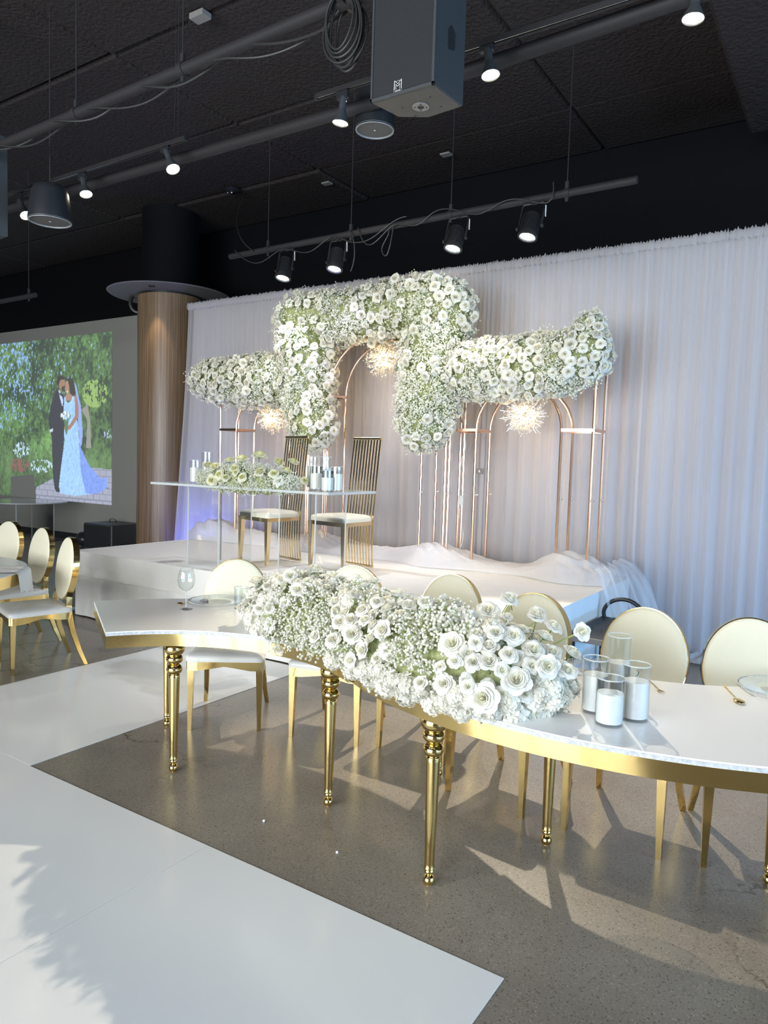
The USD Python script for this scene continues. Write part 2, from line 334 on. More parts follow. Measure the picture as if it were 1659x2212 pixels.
# round column with timber facing, disc canopy and black drum
CX, CY = -8.64, 7.3
col = thing('column', 'round timber veneered column with white disc at its head', 'column', (CX, CY, 0), kind='structure')
obj('shaft', lathe([(0, 0), (.455, 0), (.455, 3.93), (0, 3.93)], 64), wood, col, 40)
obj('collar_disc', lathe([(0, 3.965), (.86, 3.965), (.88, 3.98), (.86, 3.995), (0, 3.995)], 64), plain('disc_grey', (.22, .22, .22), .6), col, 40)
obj('upper_drum', lathe([(0, 3.995), (.40, 3.995), (.40, ZC+.05), (0, ZC+.05)], 48), wall_black, col, 40)
obj('neck', lathe([(0, 3.9), (.42, 3.9), (.42, 3.98), (0, 3.98)], 48), black_metal, col, 40)
tag(obj('disc_bracket', tube(spline([(-.52, -.25, 3.97), (-.54, -.28, 3.86), (-.50, -.25, 3.76), (-.44, -.2, 3.74)], 14), .028, 8), black_metal, col), 'curved black pipe under the disc')
spot('/World/column_light', (CX+.31, CY-.585, 3.93), (CX+.215, CY-.40, 2.75), 11.0, (1., .72, .42), 22, .015, .7)
obj('downlight', T(lathe([(.03, -.012), (.045, -.012), (.045, .0), (.03, .0), (.03, -.012)], 20), (.31, -.585, 3.968)), black_metal, col)
# glossy white vinyl dance floor and aisle, laid in strips
df = thing('dance_floor', 'glossy white vinyl dance floor and aisle laid over the concrete', 'dance floor', kind='structure')
for a, b in ((-4.93, -3.56), (-3.56, -2.21), (-2.21, -.853)):
    obj('vinyl_strip', box(a, b-.0012, YF+.5, 2.095, .0, .0035, .001), vinyl, df, False)
obj('vinyl_strip', box(-4.93, -3.54, 2.0965, 4.36, .0, .0035, .001), vinyl, df, False)

# ------------------------------------------------------------------ projected wedding photograph on the grey wall
def projected_picture():
    PY = YB-.036; X0, X1, Z0, Z1 = -15.3, -11.2, .715, 3.79
    nx, nz = 300, 225
    X, Z = np.meshgrid(np.linspace(X0, X1, nx), np.linspace(Z0, Z1, nz), indexing='ij')
    def poly(pts):
        w = np.array([at_y(x/3.95, 650+y/3.95, PY) for x, y in pts]); return Polygon(w[:, [0, 2]]).buffer(0)
    def inside(pts): return contains_xy(poly(pts), X, Z)
    def ell(x, y, a, b):
        th = np.linspace(0, 2*PI, 24, endpoint=False); return inside(np.c_[x+a*np.cos(th), y+b*np.sin(th)])
    p = np.stack([X, Z, 0*X], -1)
    n1, n2, n3 = meshkit.fbm(p*2.2, 4, 1), meshkit.fbm(p*[14, 9, 1], 3, 2), meshkit.noise(p*[45, 28, 1], 3)
    n4 = meshkit.fbm(p*[24, 17, 1], 3, 17); green = .42*n1+.28*n2+.18*n3+.22*n4
    C = np.zeros(X.shape+(3,)); g = np.clip((green-.42)*3.2, 0, 1)[..., None]
    C[:] = np.array([.02, .05, .03])*(1-g)+np.array([.17, .36, .10])*g
    sky = (n4*.75+n3*.35+.25*n1 > .86+.16*np.clip((2.75-Z)/.7, 0, 1)-.10*np.clip((-13.0-X)/1.3, 0, 1)+.10*np.clip((X+12.6)/.5, 0, 1)) & (Z > 1.9)
    C[sky] = np.array([.26, .46, .90])*(.7+.6*n2[sky])[..., None]
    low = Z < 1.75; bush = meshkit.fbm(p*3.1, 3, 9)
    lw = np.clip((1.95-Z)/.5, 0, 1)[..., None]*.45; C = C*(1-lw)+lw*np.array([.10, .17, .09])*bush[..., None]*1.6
    C *= (.62+.75*meshkit.fbm(p*1.3, 3, 31))[..., None]
    C[(Z > 1.8) & (Z < 2.5) & (X < -13.2)] *= .85
    C[inside([(290, 1180), (450, 1170), (450, 1330), (280, 1350)])] *= 1.35
    fl = (n3 > .62) & (ell(185, 1270, 75, 70) | ell(350, 1410, 100, 60)); C[fl] = (.55, .75, .92)
    fl = (n3 > .66) & ell(920, 1140, 40, 35); C[fl] = (.45, .55, .85)
    C[(n3 > .5) & ell(170, 1400, 90, 60)] = (.28, .10, .10)
    path = inside([(290, 1690), (310, 1590), (460, 1510), (560, 1600), (955, 1600), (955, 1755)]) | inside([(770, 1420), (955, 1440), (955, 1620), (880, 1560)])
    joints = (np.abs((Z*9) % 1-.5) > .42) | (np.abs((X*5.5+np.floor(Z*9)*.5) % 1-.5) > .45)
    C[path] = (.36, .38, .50); C[path & joints] = (.22, .24, .33)
    C[inside([(695, 930), (745, 1010), (735, 1255), (778, 1255), (770, 1010), (742, 860), (730, 900)])] = (.30, .30, .27)
    C[inside([(90, 1500), (290, 1480), (310, 1690), (100, 1690)])] = (.07, .075, .075)  # shadow falling across the projection, painted into the picture colours
    lg = ell(810, 790, 110, 120) & (green > .5); C[lg] = (.30, .48, .14)
    # the couple
    navy = (.022, .026, .045); skin = (.34, .20, .13)
    C[inside([(500, 750), (462, 800), (432, 900), (412, 1010), (425, 1100), (443, 1170), (452, 1500), (468, 1610), (512, 1625), (520, 1500), (548, 1150), (556, 900), (545, 810)])] = navy
    C[inside([(420, 1105), (450, 1085), (455, 1110), (430, 1125)])] = (.6, .65, .8)
    C[inside([(497, 755), (515, 770), (540, 850), (532, 905), (512, 830)])] = (.55, .66, .95)
    C[inside([(507, 780), (530, 800), (528, 815), (508, 800)])] = navy
    C[inside([(500, 700), (505, 670), (545, 655), (556, 700), (552, 765), (530, 770), (510, 760)])] = skin
    C[inside([(482, 690), (490, 645), (530, 632), (560, 655), (552, 672), (520, 672), (505, 700), (500, 730), (488, 720)])] = (.03, .025, .022)
    C[inside([(535, 725), (556, 730), (552, 768), (530, 772), (522, 750)])] = (.06, .045, .04)
    C[inside([(612, 660), (650, 725), (690, 900), (706, 1120), (697, 1240), (680, 1230), (668, 1050), (664, 900), (638, 720)])] = (.30, .42, .92)
    C[inside([(565, 668), (600, 653), (632, 690), (645, 795), (620, 815), (600, 780), (583, 700)])] = (.035, .026, .024)
    C[inside([(560, 690), (580, 682), (592, 740), (592, 790), (620, 812), (600, 850), (560, 850), (556, 815), (570, 792), (556, 760)])] = (.40, .24, .17)
    C[inside([(566, 772), (580, 764), (582, 778), (570, 784)])] = (.7, .7, .75)
    dress = inside([(546, 830), (560, 815), (562, 850), (582, 872), (606, 850), (618, 812), (634, 818), (645, 900), (650, 1000), (668, 1060), (672, 1160), (692, 1260), (760, 1400), (860, 1520), (908, 1500), (916, 1590), (850, 1640), (640, 1665), (520, 1645), (500, 1600), (522, 1400), (550, 1200), (546, 1100), (560, 1050), (543, 950)])
    lace = .82+.36*n3
    C[dress] = np.array([.36, .62, .95])*lace[dress][..., None]
    tr = dress & inside([(672, 1200), (700, 1260), (920, 1490), (920, 1600), (840, 1650), (730, 1640), (690, 1450)]); C[tr] = np.array([.20, .34, .90])*lace[tr][..., None]
    C[inside([(632, 805), (652, 812), (668, 880), (672, 985), (605, 1090), (562, 1112), (545, 1095), (548, 1075), (595, 1055), (640, 980), (640, 880)])] = (.36, .21, .15)
    C[ell(560, 985, 42, 42) & (n3 > .3)] = (.10, .22, .08); C[ell(555, 975, 40, 34) & (n3 > .42)] = (.78, .86, .90)
    C[inside([(545, 1020), (585, 1020), (572, 1140), (562, 1140)])] = (.10, .20, .10)
    C[inside([(470, 1590), (505, 1590), (512, 1628), (480, 1628)])] = (.015, .015, .02)
    pts = np.stack([X, np.full_like(X, PY), Z], -1)
    v, f = grid(pts)
    v2 = v.copy(); v2[:, 1] += .004
    e = np.concatenate([np.arange(nz), (np.arange(nx)*nz+nz-1), (nx-1)*nz+np.arange(nz)[::-1], np.arange(nx)[::-1]*nz])
    t = thing('projected_photograph', 'projected photograph of a bride and groom in a green garden', 'projected picture')
    m = obj('picture', (v, f), raw('projected_light', {'a': ('attribute', dict(attribute='tint')), 'e': ('emission', dict(strength=1.0)), 'd': ('diffuse_bsdf', dict(color=(.20, .195, .18))), 's': ('add_closure', {})},
        [('a.color', 'e.color'), ('e.emission', 's.closure1'), ('d.BSDF', 's.closure2')], 's.closure'), t, False)
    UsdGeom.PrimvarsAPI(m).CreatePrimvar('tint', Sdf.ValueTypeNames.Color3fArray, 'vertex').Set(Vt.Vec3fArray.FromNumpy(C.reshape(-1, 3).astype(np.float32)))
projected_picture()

# ------------------------------------------------------------------ stage platform
SX0, SX1, SY0, SY1, SZ = -6.56, -1.71, 4.39, 6.70, .66
st = thing('stage_platform', 'low stage platform draped in white linen with skirting', 'stage')
obj('deck', box(SX0+.02, SX1-.02, SY0+.02, SY1, 0.02, SZ-.012, .002), black_plastic, st, False)
u, w = np.meshgrid(np.linspace(SX0-.020, SX1+.022, 150), np.linspace(SY0-.026, SY1, 60), indexing='ij')
h = SZ+.006*(meshkit.fbm(np.stack([u*1.6, w*2.2, 0*u], -1), 4, 5)-.5)+.004*np.sin((u+w*.35)*7)*meshkit.noise(np.stack([u*.8, w*.8, 0*u], -1), 8)
h -= .004*np.exp(-((w-5.18)/.012)**2)+.004*np.exp(-((u+4.1)/.012)**2)
obj('top_cloth', grid(np.stack([u, w, h], -1), False), linen, st, True)
def skirt(p0, p1, zt, zb, amp, seed, n=220, m=16, out=None, lam=.11):
    p0, p1 = np.asarray(p0, float), np.asarray(p1, float); L = np.linalg.norm(p1-p0); d = (p1-p0)/L; out = np.asarray(out, float)
    s, v = np.meshgrid(np.linspace(0, L, n), np.linspace(0, 1, m), indexing='ij')
    ph = s/lam*2*PI+3*meshkit.noise(np.stack([s*1.7, 0*s, 0*s], -1), seed)*2
    o = amp*(.25+.75*v)*(np.sin(ph)+.5*np.sin(ph*.43+1.3))*(.5+meshkit.noise(np.stack([s*.9, 0*s, v*.6], -1), seed+1))
    P = p0[:2]+s[..., None]*d[:2]+(o+.014)[..., None]*out[:2]
    return grid(np.concatenate([P, (zt+(zb-zt)*v)[..., None]], -1))
obj('front_skirt', skirt((SX0, SY0), (SX1, SY0), SZ, .012, .006, 3, 320, out=(0, -1), lam=.30), linen_skirt, st, True)
obj('front_overhang', skirt((SX0-.012, SY0-.018), (SX1+.012, SY0-.022), SZ+.001, .42, .010, 6, 320, 10, out=(0, -1), lam=.42), linen, st, True)
obj('side_skirt', skirt((SX1, SY0-.02), (SX1, SY1), SZ+.001, .012, .006, 4, 160, out=(1, 0), lam=.35), linen_skirt, st, True)
obj('side_skirt', skirt((SX0, SY1), (SX0, SY0), SZ+.003, .012, .008, 9, 160, out=(-1, 0), lam=.30), linen_skirt, st, True)
fl = prism(Polygon([(SX0-.02, SY0-.01), (SX0-.02, SY0+.55), (SX0-.42, SY0+.12)]), .02, .028)
cv = np.array([[(SX0-.015, SY0-.012+.5*t, .62-.04*t), (SX0-.10-.10*t, SY0-.015+.5*t, .30), (SX0-.28-.05*t, SY0-.02+.5*t, .015)] for t in np.linspace(0, 1, 8)])
obj('corner_drape', cat(grid(cv), grid(cv, True)), linen_skirt, st, True, label='loose corner of skirting flaring to the floor')

# ------------------------------------------------------------------ white drapes
DY, DZ = 6.83, 3.66
def drape(x0, x1, label, seed):
    t = thing('curtain', label, 'curtain', group=None)
    n, m = int((x1-x0)/.0105), 44
    x, v = np.meshgrid(np.linspace(x0, x1, n), np.linspace(0, 1, m), indexing='ij')
    q = lambda f, s: meshkit.noise(np.stack([x*f, v*.35, 0*x], -1), s)
    big = np.clip((v-.03)/.5, 0, 1)
    fine = np.sin(x/.052*2*PI+7*q(1.3, seed)) * (1-.55*big)*.011
    mid = np.sin(x/.135*2*PI+8*q(.9, seed+1)) * (.006+.036*big)*(.35+q(.7, seed+2)*1.1)
    wide = np.sin(x/.43*2*PI+6*q(.5, seed+3)) * (.0+.022*big)
    lean = .05*(q(.25, seed+4)-.5)*v
    y = DY+fine+mid+wide-.10*np.clip((v-.93)/.07, 0, 1)**2*q(3., seed+5)
    z = DZ*(1-v)+.008
    z = np.where(v > .995, .01, z)
    flare = -.28*v**1.3*np.clip((x+7.0)/-.7, 0, 1) if x0 < -7 else 0*x
    obj('sheer_layer', grid(np.stack([x+lean+flare, y, z], -1)), voile, t, True)
    y2 = DY+.10+.02*np.sin(x/.24*2*PI+6*q(.6, seed+7))*(.3+big)
    obj('lining', grid(np.stack([x+lean+flare, y2, np.maximum(z-.02, .02)], -1)[::3]), lining_mat, t, True)
    # gathered heading with its pole pocket
    s = np.arange(x0, x1, .011); k = np.arange(14); th = k/14*2*PI
    rr = .034+.010*np.sin(s/.026*2*PI+9*meshkit.noise(np.stack([s*2, 0*s, 0*s], -1), seed+8))+.006*rng.uniform(-1, 1, len(s))
    rr2 = rr[:, None]*(1+.6*np.exp(-((th-PI/2)/.7)**2)*rng.uniform(.5, .95, len(s))[:, None])
    P = np.stack([np.repeat(s[:, None], 14, 1), DY+.0+rr2*np.cos(th)*.8, DZ-.02+rr2*np.sin(th)], -1)
    P = np.concatenate([P, P[:, :1]], 1)
    obj('gathered_heading', grid(P), voile, t, True)
drape(-7.72, -3.29, 'white sheer curtain from the timber column to the upright behind the tall arch', 11)
drape(-3.29, -1.695, 'white sheer curtain panel behind the right-hand gold arch', 31)
drape(-1.715, 1.4, 'white sheer curtain right of the stage reaching the concrete floor', 51)
def pole(name, label, x):
    t = thing(name, label, 'upright', (x, DY+.17, 0))
    obj('post', tube([(0, 0, .012), (0, 0, DZ+.06)], .022, 10), chrome, t); obj('base_plate', box(-.16, .16, -.12, .12, 0, .012), black_metal, t, False)
pole('drape_upright', 'steel upright behind the join of the curtains beside the tall arch', -3.275)
pole('drape_upright', 'steel upright behind the join of the curtains right of the stage', -1.71)
wp = thing('switch_plate', 'small grey rounded switch plate showing through the sheer curtain', 'switch plate', (-3.26, DY-.075, 1.576))
obj('plate', T(prism(Polygon([(-.03, -.018), (.03, -.018), (.03, .018), (-.03, .018)]).buffer(.012), 0, .01), R=rot((1, 0, 0), PI/2)), grey_plastic, wp)
obj('indicator', T(prism(Polygon([(-.008, -.008), (.008, -.008), (.0, .012)]).buffer(.003), 0, .013), R=rot((1, 0, 0), PI/2)), white_plastic, wp)
# tulle bunched along the back of the stage
tx = np.array([-6.62, -6.45, -6.1, -5.4, -5.0, -4.35, -3.94, -3.62, -3.47, -3.19, -2.93, -2.5, -2.33, -2.19, -1.95, -1.80, -1.68])
tz = np.array([.16, .21, .12, .07, .16, .075, .07, .13, .21, .12, .05, .06, .12, .20, .175, .12, .05])
u, w = np.meshgrid(np.linspace(-6.62, -1.69, 420), np.linspace(0, 1, 34), indexing='ij')
hh = np.interp(u, tx, tz); hh = np.convolve(np.pad(hh[:, 0], 8, mode='edge'), np.ones(17)/17, 'valid')[:, None]+0*u
front = 5.98+.10*(meshkit.noise(np.stack([u*2.1, 0*u, 0*u], -1), 3)-.5)+.10*np.clip((hh-.1)/-.1, -1, 1)
yy = front+(6.68-front)*w
prof = np.sin(PI*np.clip(w, 0, 1)**.75)**.8
nz = meshkit.fbm(np.stack([u*5+w*4, w*9-u*2, 0*u], -1), 4, 12)
fold = np.abs(((u*2.2+w*3.0+1.4*meshkit.noise(np.stack([u*2, w*2, 0*u], -1), 4)) % .5)/.5-.5)*2
wr = 1-np.abs(2*meshkit.noise(np.stack([u*2.2+w*1.5, w*6.5-u*.8+1.2*meshkit.noise(np.stack([u*3, w*2, 0*u], -1), 27), 0*u], -1), 21)-1)+.35*(1-np.abs(2*meshkit.noise(np.stack([u*4-w*3, w*13, 0*u], -1), 23)-1))
zz = SZ+.008+hh*prof*(.85+.2*nz)+.03*fold*prof*(hh/.15)+.045*(wr-.7)*prof*np.clip(hh/.09, .4, 1.3)
yy = yy-.03*fold*prof
zz = np.maximum(zz, SZ+.008)
tl = thing('tulle_swag', 'bunched white tulle lying along the back of the stage', 'tulle fabric')
obj('swag', grid(np.stack([u, yy, zz], -1)), tulle_mat, tl, True)
u, w = np.meshgrid(np.linspace(0, 1, 40), np.linspace(0, 1, 40), indexing='ij')
fx = SX1-.03+.36*np.sin(w*PI/2)**.9*(.5+.5*u); fy = 5.75+.93*u+.02*np.sin(u*40+w*3)
fz = np.where(w < .15, SZ+.17-.2*w, SZ+.14-(w-.15)*.72)+.02*np.sin(u*31+4*w)-.10*(1-u)*w
obj('falling_end', grid(np.stack([fx+.02*np.sin(u*37)+.05*meshkit.noise(np.stack([u*5, w*3, 0*u], -1), 41)*w, fy+.06*(meshkit.noise(np.stack([w*4, u*2, 0*u], -1), 43)-.5), np.maximum(fz+.05*(meshkit.noise(np.stack([u*7, w*2, 0*u], -1), 45)-.5)*w, .02)], -1)), sheer('thin_tulle', (.88, .87, .89), .45, .95, .5), tl, True)
u, w = np.meshgrid(np.linspace(0, 1, 90), np.linspace(0, 1, 12), indexing='ij')
pd = thing('tulle_puddle', 'loose end of sheer curtain puddled on the concrete floor', 'tulle fabric')
pz = .012+.05*(1-w)*np.abs(np.sin(u*23+3*w))+.02*meshkit.noise(np.stack([u*20, w*6, 0*u], -1), 5)
obj('puddle', grid(np.stack([-1.15+.75*u, 6.78-.42*w*(.4+.6*meshkit.noise(np.stack([u*5, 0*u, 0*u], -1), 6)), pz], -1)), tulle_mat, pd, True)
#@ARCHES
# ------------------------------------------------------------------ rose-gold arch stands
AF, AB = 6.15, 6.45
def arch_stand(label, ol, al, ar, orr, spring, top, gx):
    t = thing('arch_stand', label, 'arch stand', ((ol+orr)/2, (AF+AB)/2, SZ+.008), group=None)
    ox, oy, oz = (ol+orr)/2, (AF+AB)/2, SZ+.008
    q = lambda x, y, z: (x-ox, y-oy, z-oz)
    W_ = .026; rad = (ar-al)/2; cx = (al+ar)/2
    for y in (AF, AB):
        th = np.linspace(PI, 0, 25)
        pts = [q(al, y, oz), q(al, y, 1.3), q(al, y, spring-.01)]+[q(cx+rad*math.cos(a), y, spring+rad*math.sin(a)) for a in th[1:-1]]+[q(ar, y, spring-.01), q(ar, y, 1.3), q(ar, y, oz)]
        obj('arch', tube(pts, W_*.52, 8), rose_gold, t)
    for x in (ol, orr):
        for y in (AF, AB):
            obj('post', tube([q(x, y, oz), q(x, y, (oz+top)/2), q(x, y, top)], W_*.5, 10), rose_gold, t)
    for x0, x1 in ((ol, al), (ar, orr)):
        fr = [bar(q(x0, y, spring), q(x1, y, spring), W_) for y in (AF, AB)]+[bar(q(x, AF, spring), q(x, AB, spring), W_) for x in (x0, x1)]
        obj('shelf_frame', cat(*fr), rose_gold, t, False)
    fr = [bar(q(ol, y, top), q(orr, y, top), W_) for y in (AF, AB)]+[bar(q(x, AF, top), q(x, AB, top), W_) for x in (ol, orr)]+[bar(q(cx, AF, top), q(cx, AB, top), W_)]
    obj('top_frame', cat(*fr), rose_gold, t, False)
    for x in (ol, al, ar, orr):
        for y in (AF, AB): obj('foot_plate', box(*(lambda a: (a[0]-.03, a[0]+.03, a[1]-.03, a[1]+.03, 0, .006))(q(x, y, 0)), .001), rose_gold, t, False)
    for x in (al, ar, ol, orr):
        for y in (AF, AB): obj('thumb_screw', T(lathe([(0, 0), (.009, 0), (.012, .006), (.005, .012), (.005, .03), (0, .03)], 8), q(x+.012, y, 1.36), rot((0, 1, 0), PI/2)), chrome, t)
    return t
arch_stand('shorter gold arch stand at the left end of the stage', -6.37, -6.11, -5.29, -5.045, 1.965, 2.67, 0)
arch_stand('tallest gold arch stand in the middle of the stage', -5.02, -4.76, -3.60, -3.335, 2.33, 3.24, 0)
arch_stand('shorter gold arch stand at the right end of the stage', -3.295, -3.02, -2.20, -1.92, 1.965, 2.67, 0)
wire = thing('light_cable', 'white lead wound down the inner post of the right gold arch', 'cable', (-3.295, AB, 0))
zz = np.linspace(.72, 2.2, 90); obj('lead', tube(np.stack([.020*np.cos(zz*14)+.01*np.sin(zz*3), .020*np.sin(zz*14), zz], -1), .0045, 5), white_plastic, wire)
obj('plug', box(-.02, .02, -.03, .0, 1.24, 1.33), white_plastic, wire)
bulb_glow = glow('warm_bulb', (1., .64, .26), K_BULB)
crystal = raw('crystal_drop', {'d': ('diffuse_bsdf', dict(color=(.95, .92, .85))), 't': ('translucent_bsdf', dict(color=(.95, .92, .85))), 'm': ('mix_closure', dict(fac=.5)), 'g': ('glossy_bsdf', dict(color=(1, 1, 1), roughness=.1)), 'n': ('mix_closure', dict(fac=.25))},
    [('d.BSDF', 'm.closure1'), ('t.BSDF', 'm.closure2'), ('m.closure', 'n.closure1'), ('g.BSDF', 'n.closure2')], 'n.closure')
def chandelier(label, x, z, ztop):
    y = (AF+AB)/2; t = thing('firework_chandelier', label, 'chandelier', (x, y, z))
    obj('hub', ball((0, 0, 0), .03), gold_dark, t)
    obj('cord', tube([(0, 0, .03), (0, 0, ztop-z)], .004, 6), white_plastic, t)
    rods, drops = [], []
    for d in sphere_dirs(90):
        L = rng.uniform(.15, .225); e = d*L+rng.normal(0, .008, 3); rods.append(bar(d*.028, e, .0022))
        for k in range(9):
            a = rng.uniform(.42, 1.05); p = d*.028+(e-d*.028)*a+rng.normal(0, .011, 3)
            drops.append((OCT[0]*np.array([.0052, .0052, .011])@rot(rng.normal(size=3), rng.uniform(0, 6)).T+p, OCT[1]))
    tag(obj('wire_sprays', cat(*rods), chrome, t, False), kind='stuff'); tag(obj('crystal_drops', cat(*drops), crystal, t, False), kind='stuff')
    for k, d in enumerate(sphere_dirs(9, .1)):
        obj('bulb', cat(ball(d*.075, .009, 1), bar(d*.02, d*.065, .008)), bulb_glow, t, True)
chandelier('lit crystal burst chandelier under the tallest arch', -4.18, 2.70, 3.24)
chandelier('lit crystal burst chandelier under the left arch', -5.70, 2.115, 2.67)
chandelier('lit crystal burst chandelier under the right arch', -2.61, 2.115, 2.67)

# ------------------------------------------------------------------ flowers
def petal_surface(th0, span, R, H, flare, r0, ruff, seed, z0=0., nu=7, nv=6):
    u, v0 = np.meshgrid(np.linspace(-1, 1, nu), np.linspace(0, 1, nv), indexing='ij')
    v = v0*(1-.20*u*u*v0)                                   # rounded upper edge
    th = th0+u*span*.5*(.45+.55*np.minimum(1, v0*1.8))
    r = r0+(R-r0)*v**.55+flare*R*np.clip(v-.62, 0, 1)**1.5*2.2
    z = z0+H*(1-(1-v)**1.5)-flare*np.clip(v-.66, 0, 1)**1.3*1.7*R
    r = r*(1+.05*u)                                          # one edge tucked under its neighbour
    k = ruff*R*v; q = np.stack([u*1.6+seed*7.1, v*2+seed*3.7, 0*u], -1)
    r = r+k*(meshkit.noise(q, seed)-.5); z = z+k*(meshkit.noise(q, seed+9)-.5)
    return grid(np.stack([r*np.cos(th), r*np.sin(th), z], -1))
def rose_mesh(seed, op=1.0, star=False):
    r = np.random.default_rng(seed); ms, inner = [ball((0, 0, .42), 1, 1, (.07, .07, .40))], [np.full(len(ball((0, 0, 0), 1, 1)[0]), .9)]
    layers = [(3, .055, .46, 3.2, 0, .18), (3, .11, .50, 2.9, .0, .17), (4, .18, .53, 2.4, .03, .15), (4, .28, .56, 2.2, .08, .11), (5, .40, .57, 1.9, .14, .07), (5, .53, .53, 1.7, .24, .03), (6, .66, .45, 1.5, .36, .0), (7, .80, .32, 1.3, .46, -.02)]
    if star: layers = [(4, .13, .40, 2.2, .05, .1), (5, .30, .40, 1.6, .2, .05), (6, .66, .32, .95, .55, 0), (6, .80, .16, .9, .6, -.02)]
    n = max(3, int(round(len(layers)*op))) if not star else 4
    for li, (k, R, H, span, flare, z0) in enumerate(layers[:n]):
        t0 = r.uniform(0, 6)
        for i in range(k):
            s = petal_surface(t0+i*2*PI/k+r.uniform(-.15, .15), span*r.uniform(.9, 1.1), R*r.uniform(.93, 1.07), H*r.uniform(.94, 1.05), flare*r.uniform(.6, 1.5), .02+.012*li, .26, seed*50+li*7+i, z0)
            ms.append(s); inner.append(np.full(len(s[0]), max(0., 1-R*1.7)))
    v, f = cat(*ms); s = 1/max(np.abs(v[:, :2]).max(), .3)
    return v*s*.98, f, np.concatenate(inner)
def sepals():
    P = [tube([(0, 0, .03), (.02, .01, -.6), (-.02, 0, -1.5)], .05, 5), ball((0, 0, 0), .14, 1)]
    for k in range(5):
        a = k*2*PI/5; c, s = math.cos(a), math.sin(a)
        L = np.array([(.08, -.09, .0), (.08, .09, .0), (.42, .10, .04), (.42, -.10, .04), (.75, 0, .16)])
        L = L@np.array([[c, s, 0], [-s, c, 0], [0, 0, 1]]); P.append((L, np.array([(0, 1, 2), (0, 2, 3), (3, 2, 4)])))
    return cat(*P)
def flower_proto(name, seed, op=1., star=False, mat=None, sep=True):
    p = proto(name); v, f, a = rose_mesh(seed, op, star)
    m = usdkit.mesh(stage, str(p.GetPath())+'/petals', (v, f), mat or petal, True)
    UsdGeom.PrimvarsAPI(m).CreatePrimvar('inner', Sdf.ValueTypeNames.FloatArray, 'vertex').Set(Vt.FloatArray.FromNumpy(a.astype(np.float32)))
    if sep: usdkit.mesh(stage, str(p.GetPath())+'/sepals', sepals(), leaf_green, False)
    return p
ROSES = [flower_proto('open_rose', 1), flower_proto('full_rose', 2), flower_proto('garden_rose', 3), flower_proto('half_rose', 4, .88), flower_proto('cup_rose', 5, 1.)]
STAR = flower_proto('star_bloom', 6, star=True)
CREAM = [flower_proto('cream_rose', 7, .85, mat=petal_cream), flower_proto('cream_full_rose', 8, 1., mat=petal_cream)]
def hydrangea():
    p = proto('hydrangea_head'); ms = [ball((0, 0, 0), .72, 2)]
    for d in sphere_dirs(74):
        if d[2] < -.45: continue
        a, b = perp(d); c = d*rng.uniform(.76, .98)
        for k in range(4):
            t = k*PI/2+rng.uniform(-.2, .2); e = a*math.cos(t)+b*math.sin(t); g = -a*math.sin(t)+b*math.cos(t); r = rng.uniform(.32, .44)
            P = np.array([c, c+e*r*.5+g*r*.46+d*.05, c+e*r+g*r*.15+d*.08, c+e*r-g*r*.15+d*.03, c+e*r*.5-g*r*.42+d*.05, c+e*r*.55-d*.02])
            ms.append((P, np.array([(0, 5, 1), (1, 5, 2), (2, 5, 3), (3, 5, 4), (4, 5, 0)])))
    v, f = cat(*ms)
    m = usdkit.mesh(stage, str(p.GetPath())+'/florets', (v, f), petal, True)
    UsdGeom.PrimvarsAPI(m).CreatePrimvar('inner', Sdf.ValueTypeNames.FloatArray, 'vertex').Set(Vt.FloatArray.FromNumpy(np.clip(.7-np.linalg.norm(v, axis=1)*.5, 0, 1).astype(np.float32)))
    usdkit.mesh(stage, str(p.GetPath())+'/stalk', tube([(0, 0, .3), (0, 0, -.8)], .06, 5), stem_green, False)
    return p
HYD = hydrangea()
ICO = trimesh.creation.icosphere(subdivisions=0); ICO = (np.asarray(ICO.vertices), np.asarray(ICO.faces))
def spray(name, n, R, fr, seed, solid=ICO):
    "a loose dome of baby's breath: thin branching stems with round white florets"
    r = np.random.default_rng(seed); p = proto(name); F, S = [], []
    for k in range(n):
        d = r.normal(size=3); d[2] = abs(d[2])*1.1+.25; d /= np.linalg.norm(d); e = d*R*r.uniform(.55, 1.08)
        mid = e*.55+r.normal(0, .05*R, 3)
        S += [bar((0, 0, -.25*R), mid, .0016, .0016), bar(mid, e, .0012, .0012)]
        for q in range(3):
            c = e+r.normal(0, .10*R, 3)*(q > 0); F.append((solid[0]*fr*r.uniform(.75, 1.25)+c, solid[1]))
            if q: S.append(bar(mid*.3+e*.7, c, .001, .001))
    m = usdkit.mesh(stage, str(p.GetPath())+'/florets', cat(*F), floret_mat, True if solid is ICO else False)
    usdkit.mesh(stage, str(p.GetPath())+'/stems', cat(*S), stem_green, False)
    return p
SPRAYS = [spray('fine_spray', 26, .085, .0058, 11), spray('loose_spray', 22, .10, .0055, 12)]
FAR_SPRAYS = [spray('arch_spray', 22, .10, .0082, 13, OCT), spray('arch_loose_spray', 18, .12, .0076, 14, OCT)]
def chain(path, n):
    P = np.array([p[:3] for p in path], float); r = np.array([p[3] for p in path], float)
    s = np.r_[0, np.cumsum(np.linalg.norm(np.diff(P, axis=0), axis=1))]; t = np.linspace(0, s[-1], n)
    return np.c_[[np.interp(t, s, P[:, k]) for k in range(3)]].T, np.interp(t, s, r)
def surface_points(C, R, n, rg):
    k = rg.choice(len(C), n, p=R**2/np.sum(R**2)); d = rg.normal(size=(n, 3)); d /= np.linalg.norm(d, axis=1, keepdims=True); p = C[k]+d*R[k][:, None]
    ok = np.ones(n, bool)
    for c, r in zip(C, R): ok &= np.linalg.norm(p-c, axis=1) > r*.985
    return p[ok], d[ok]
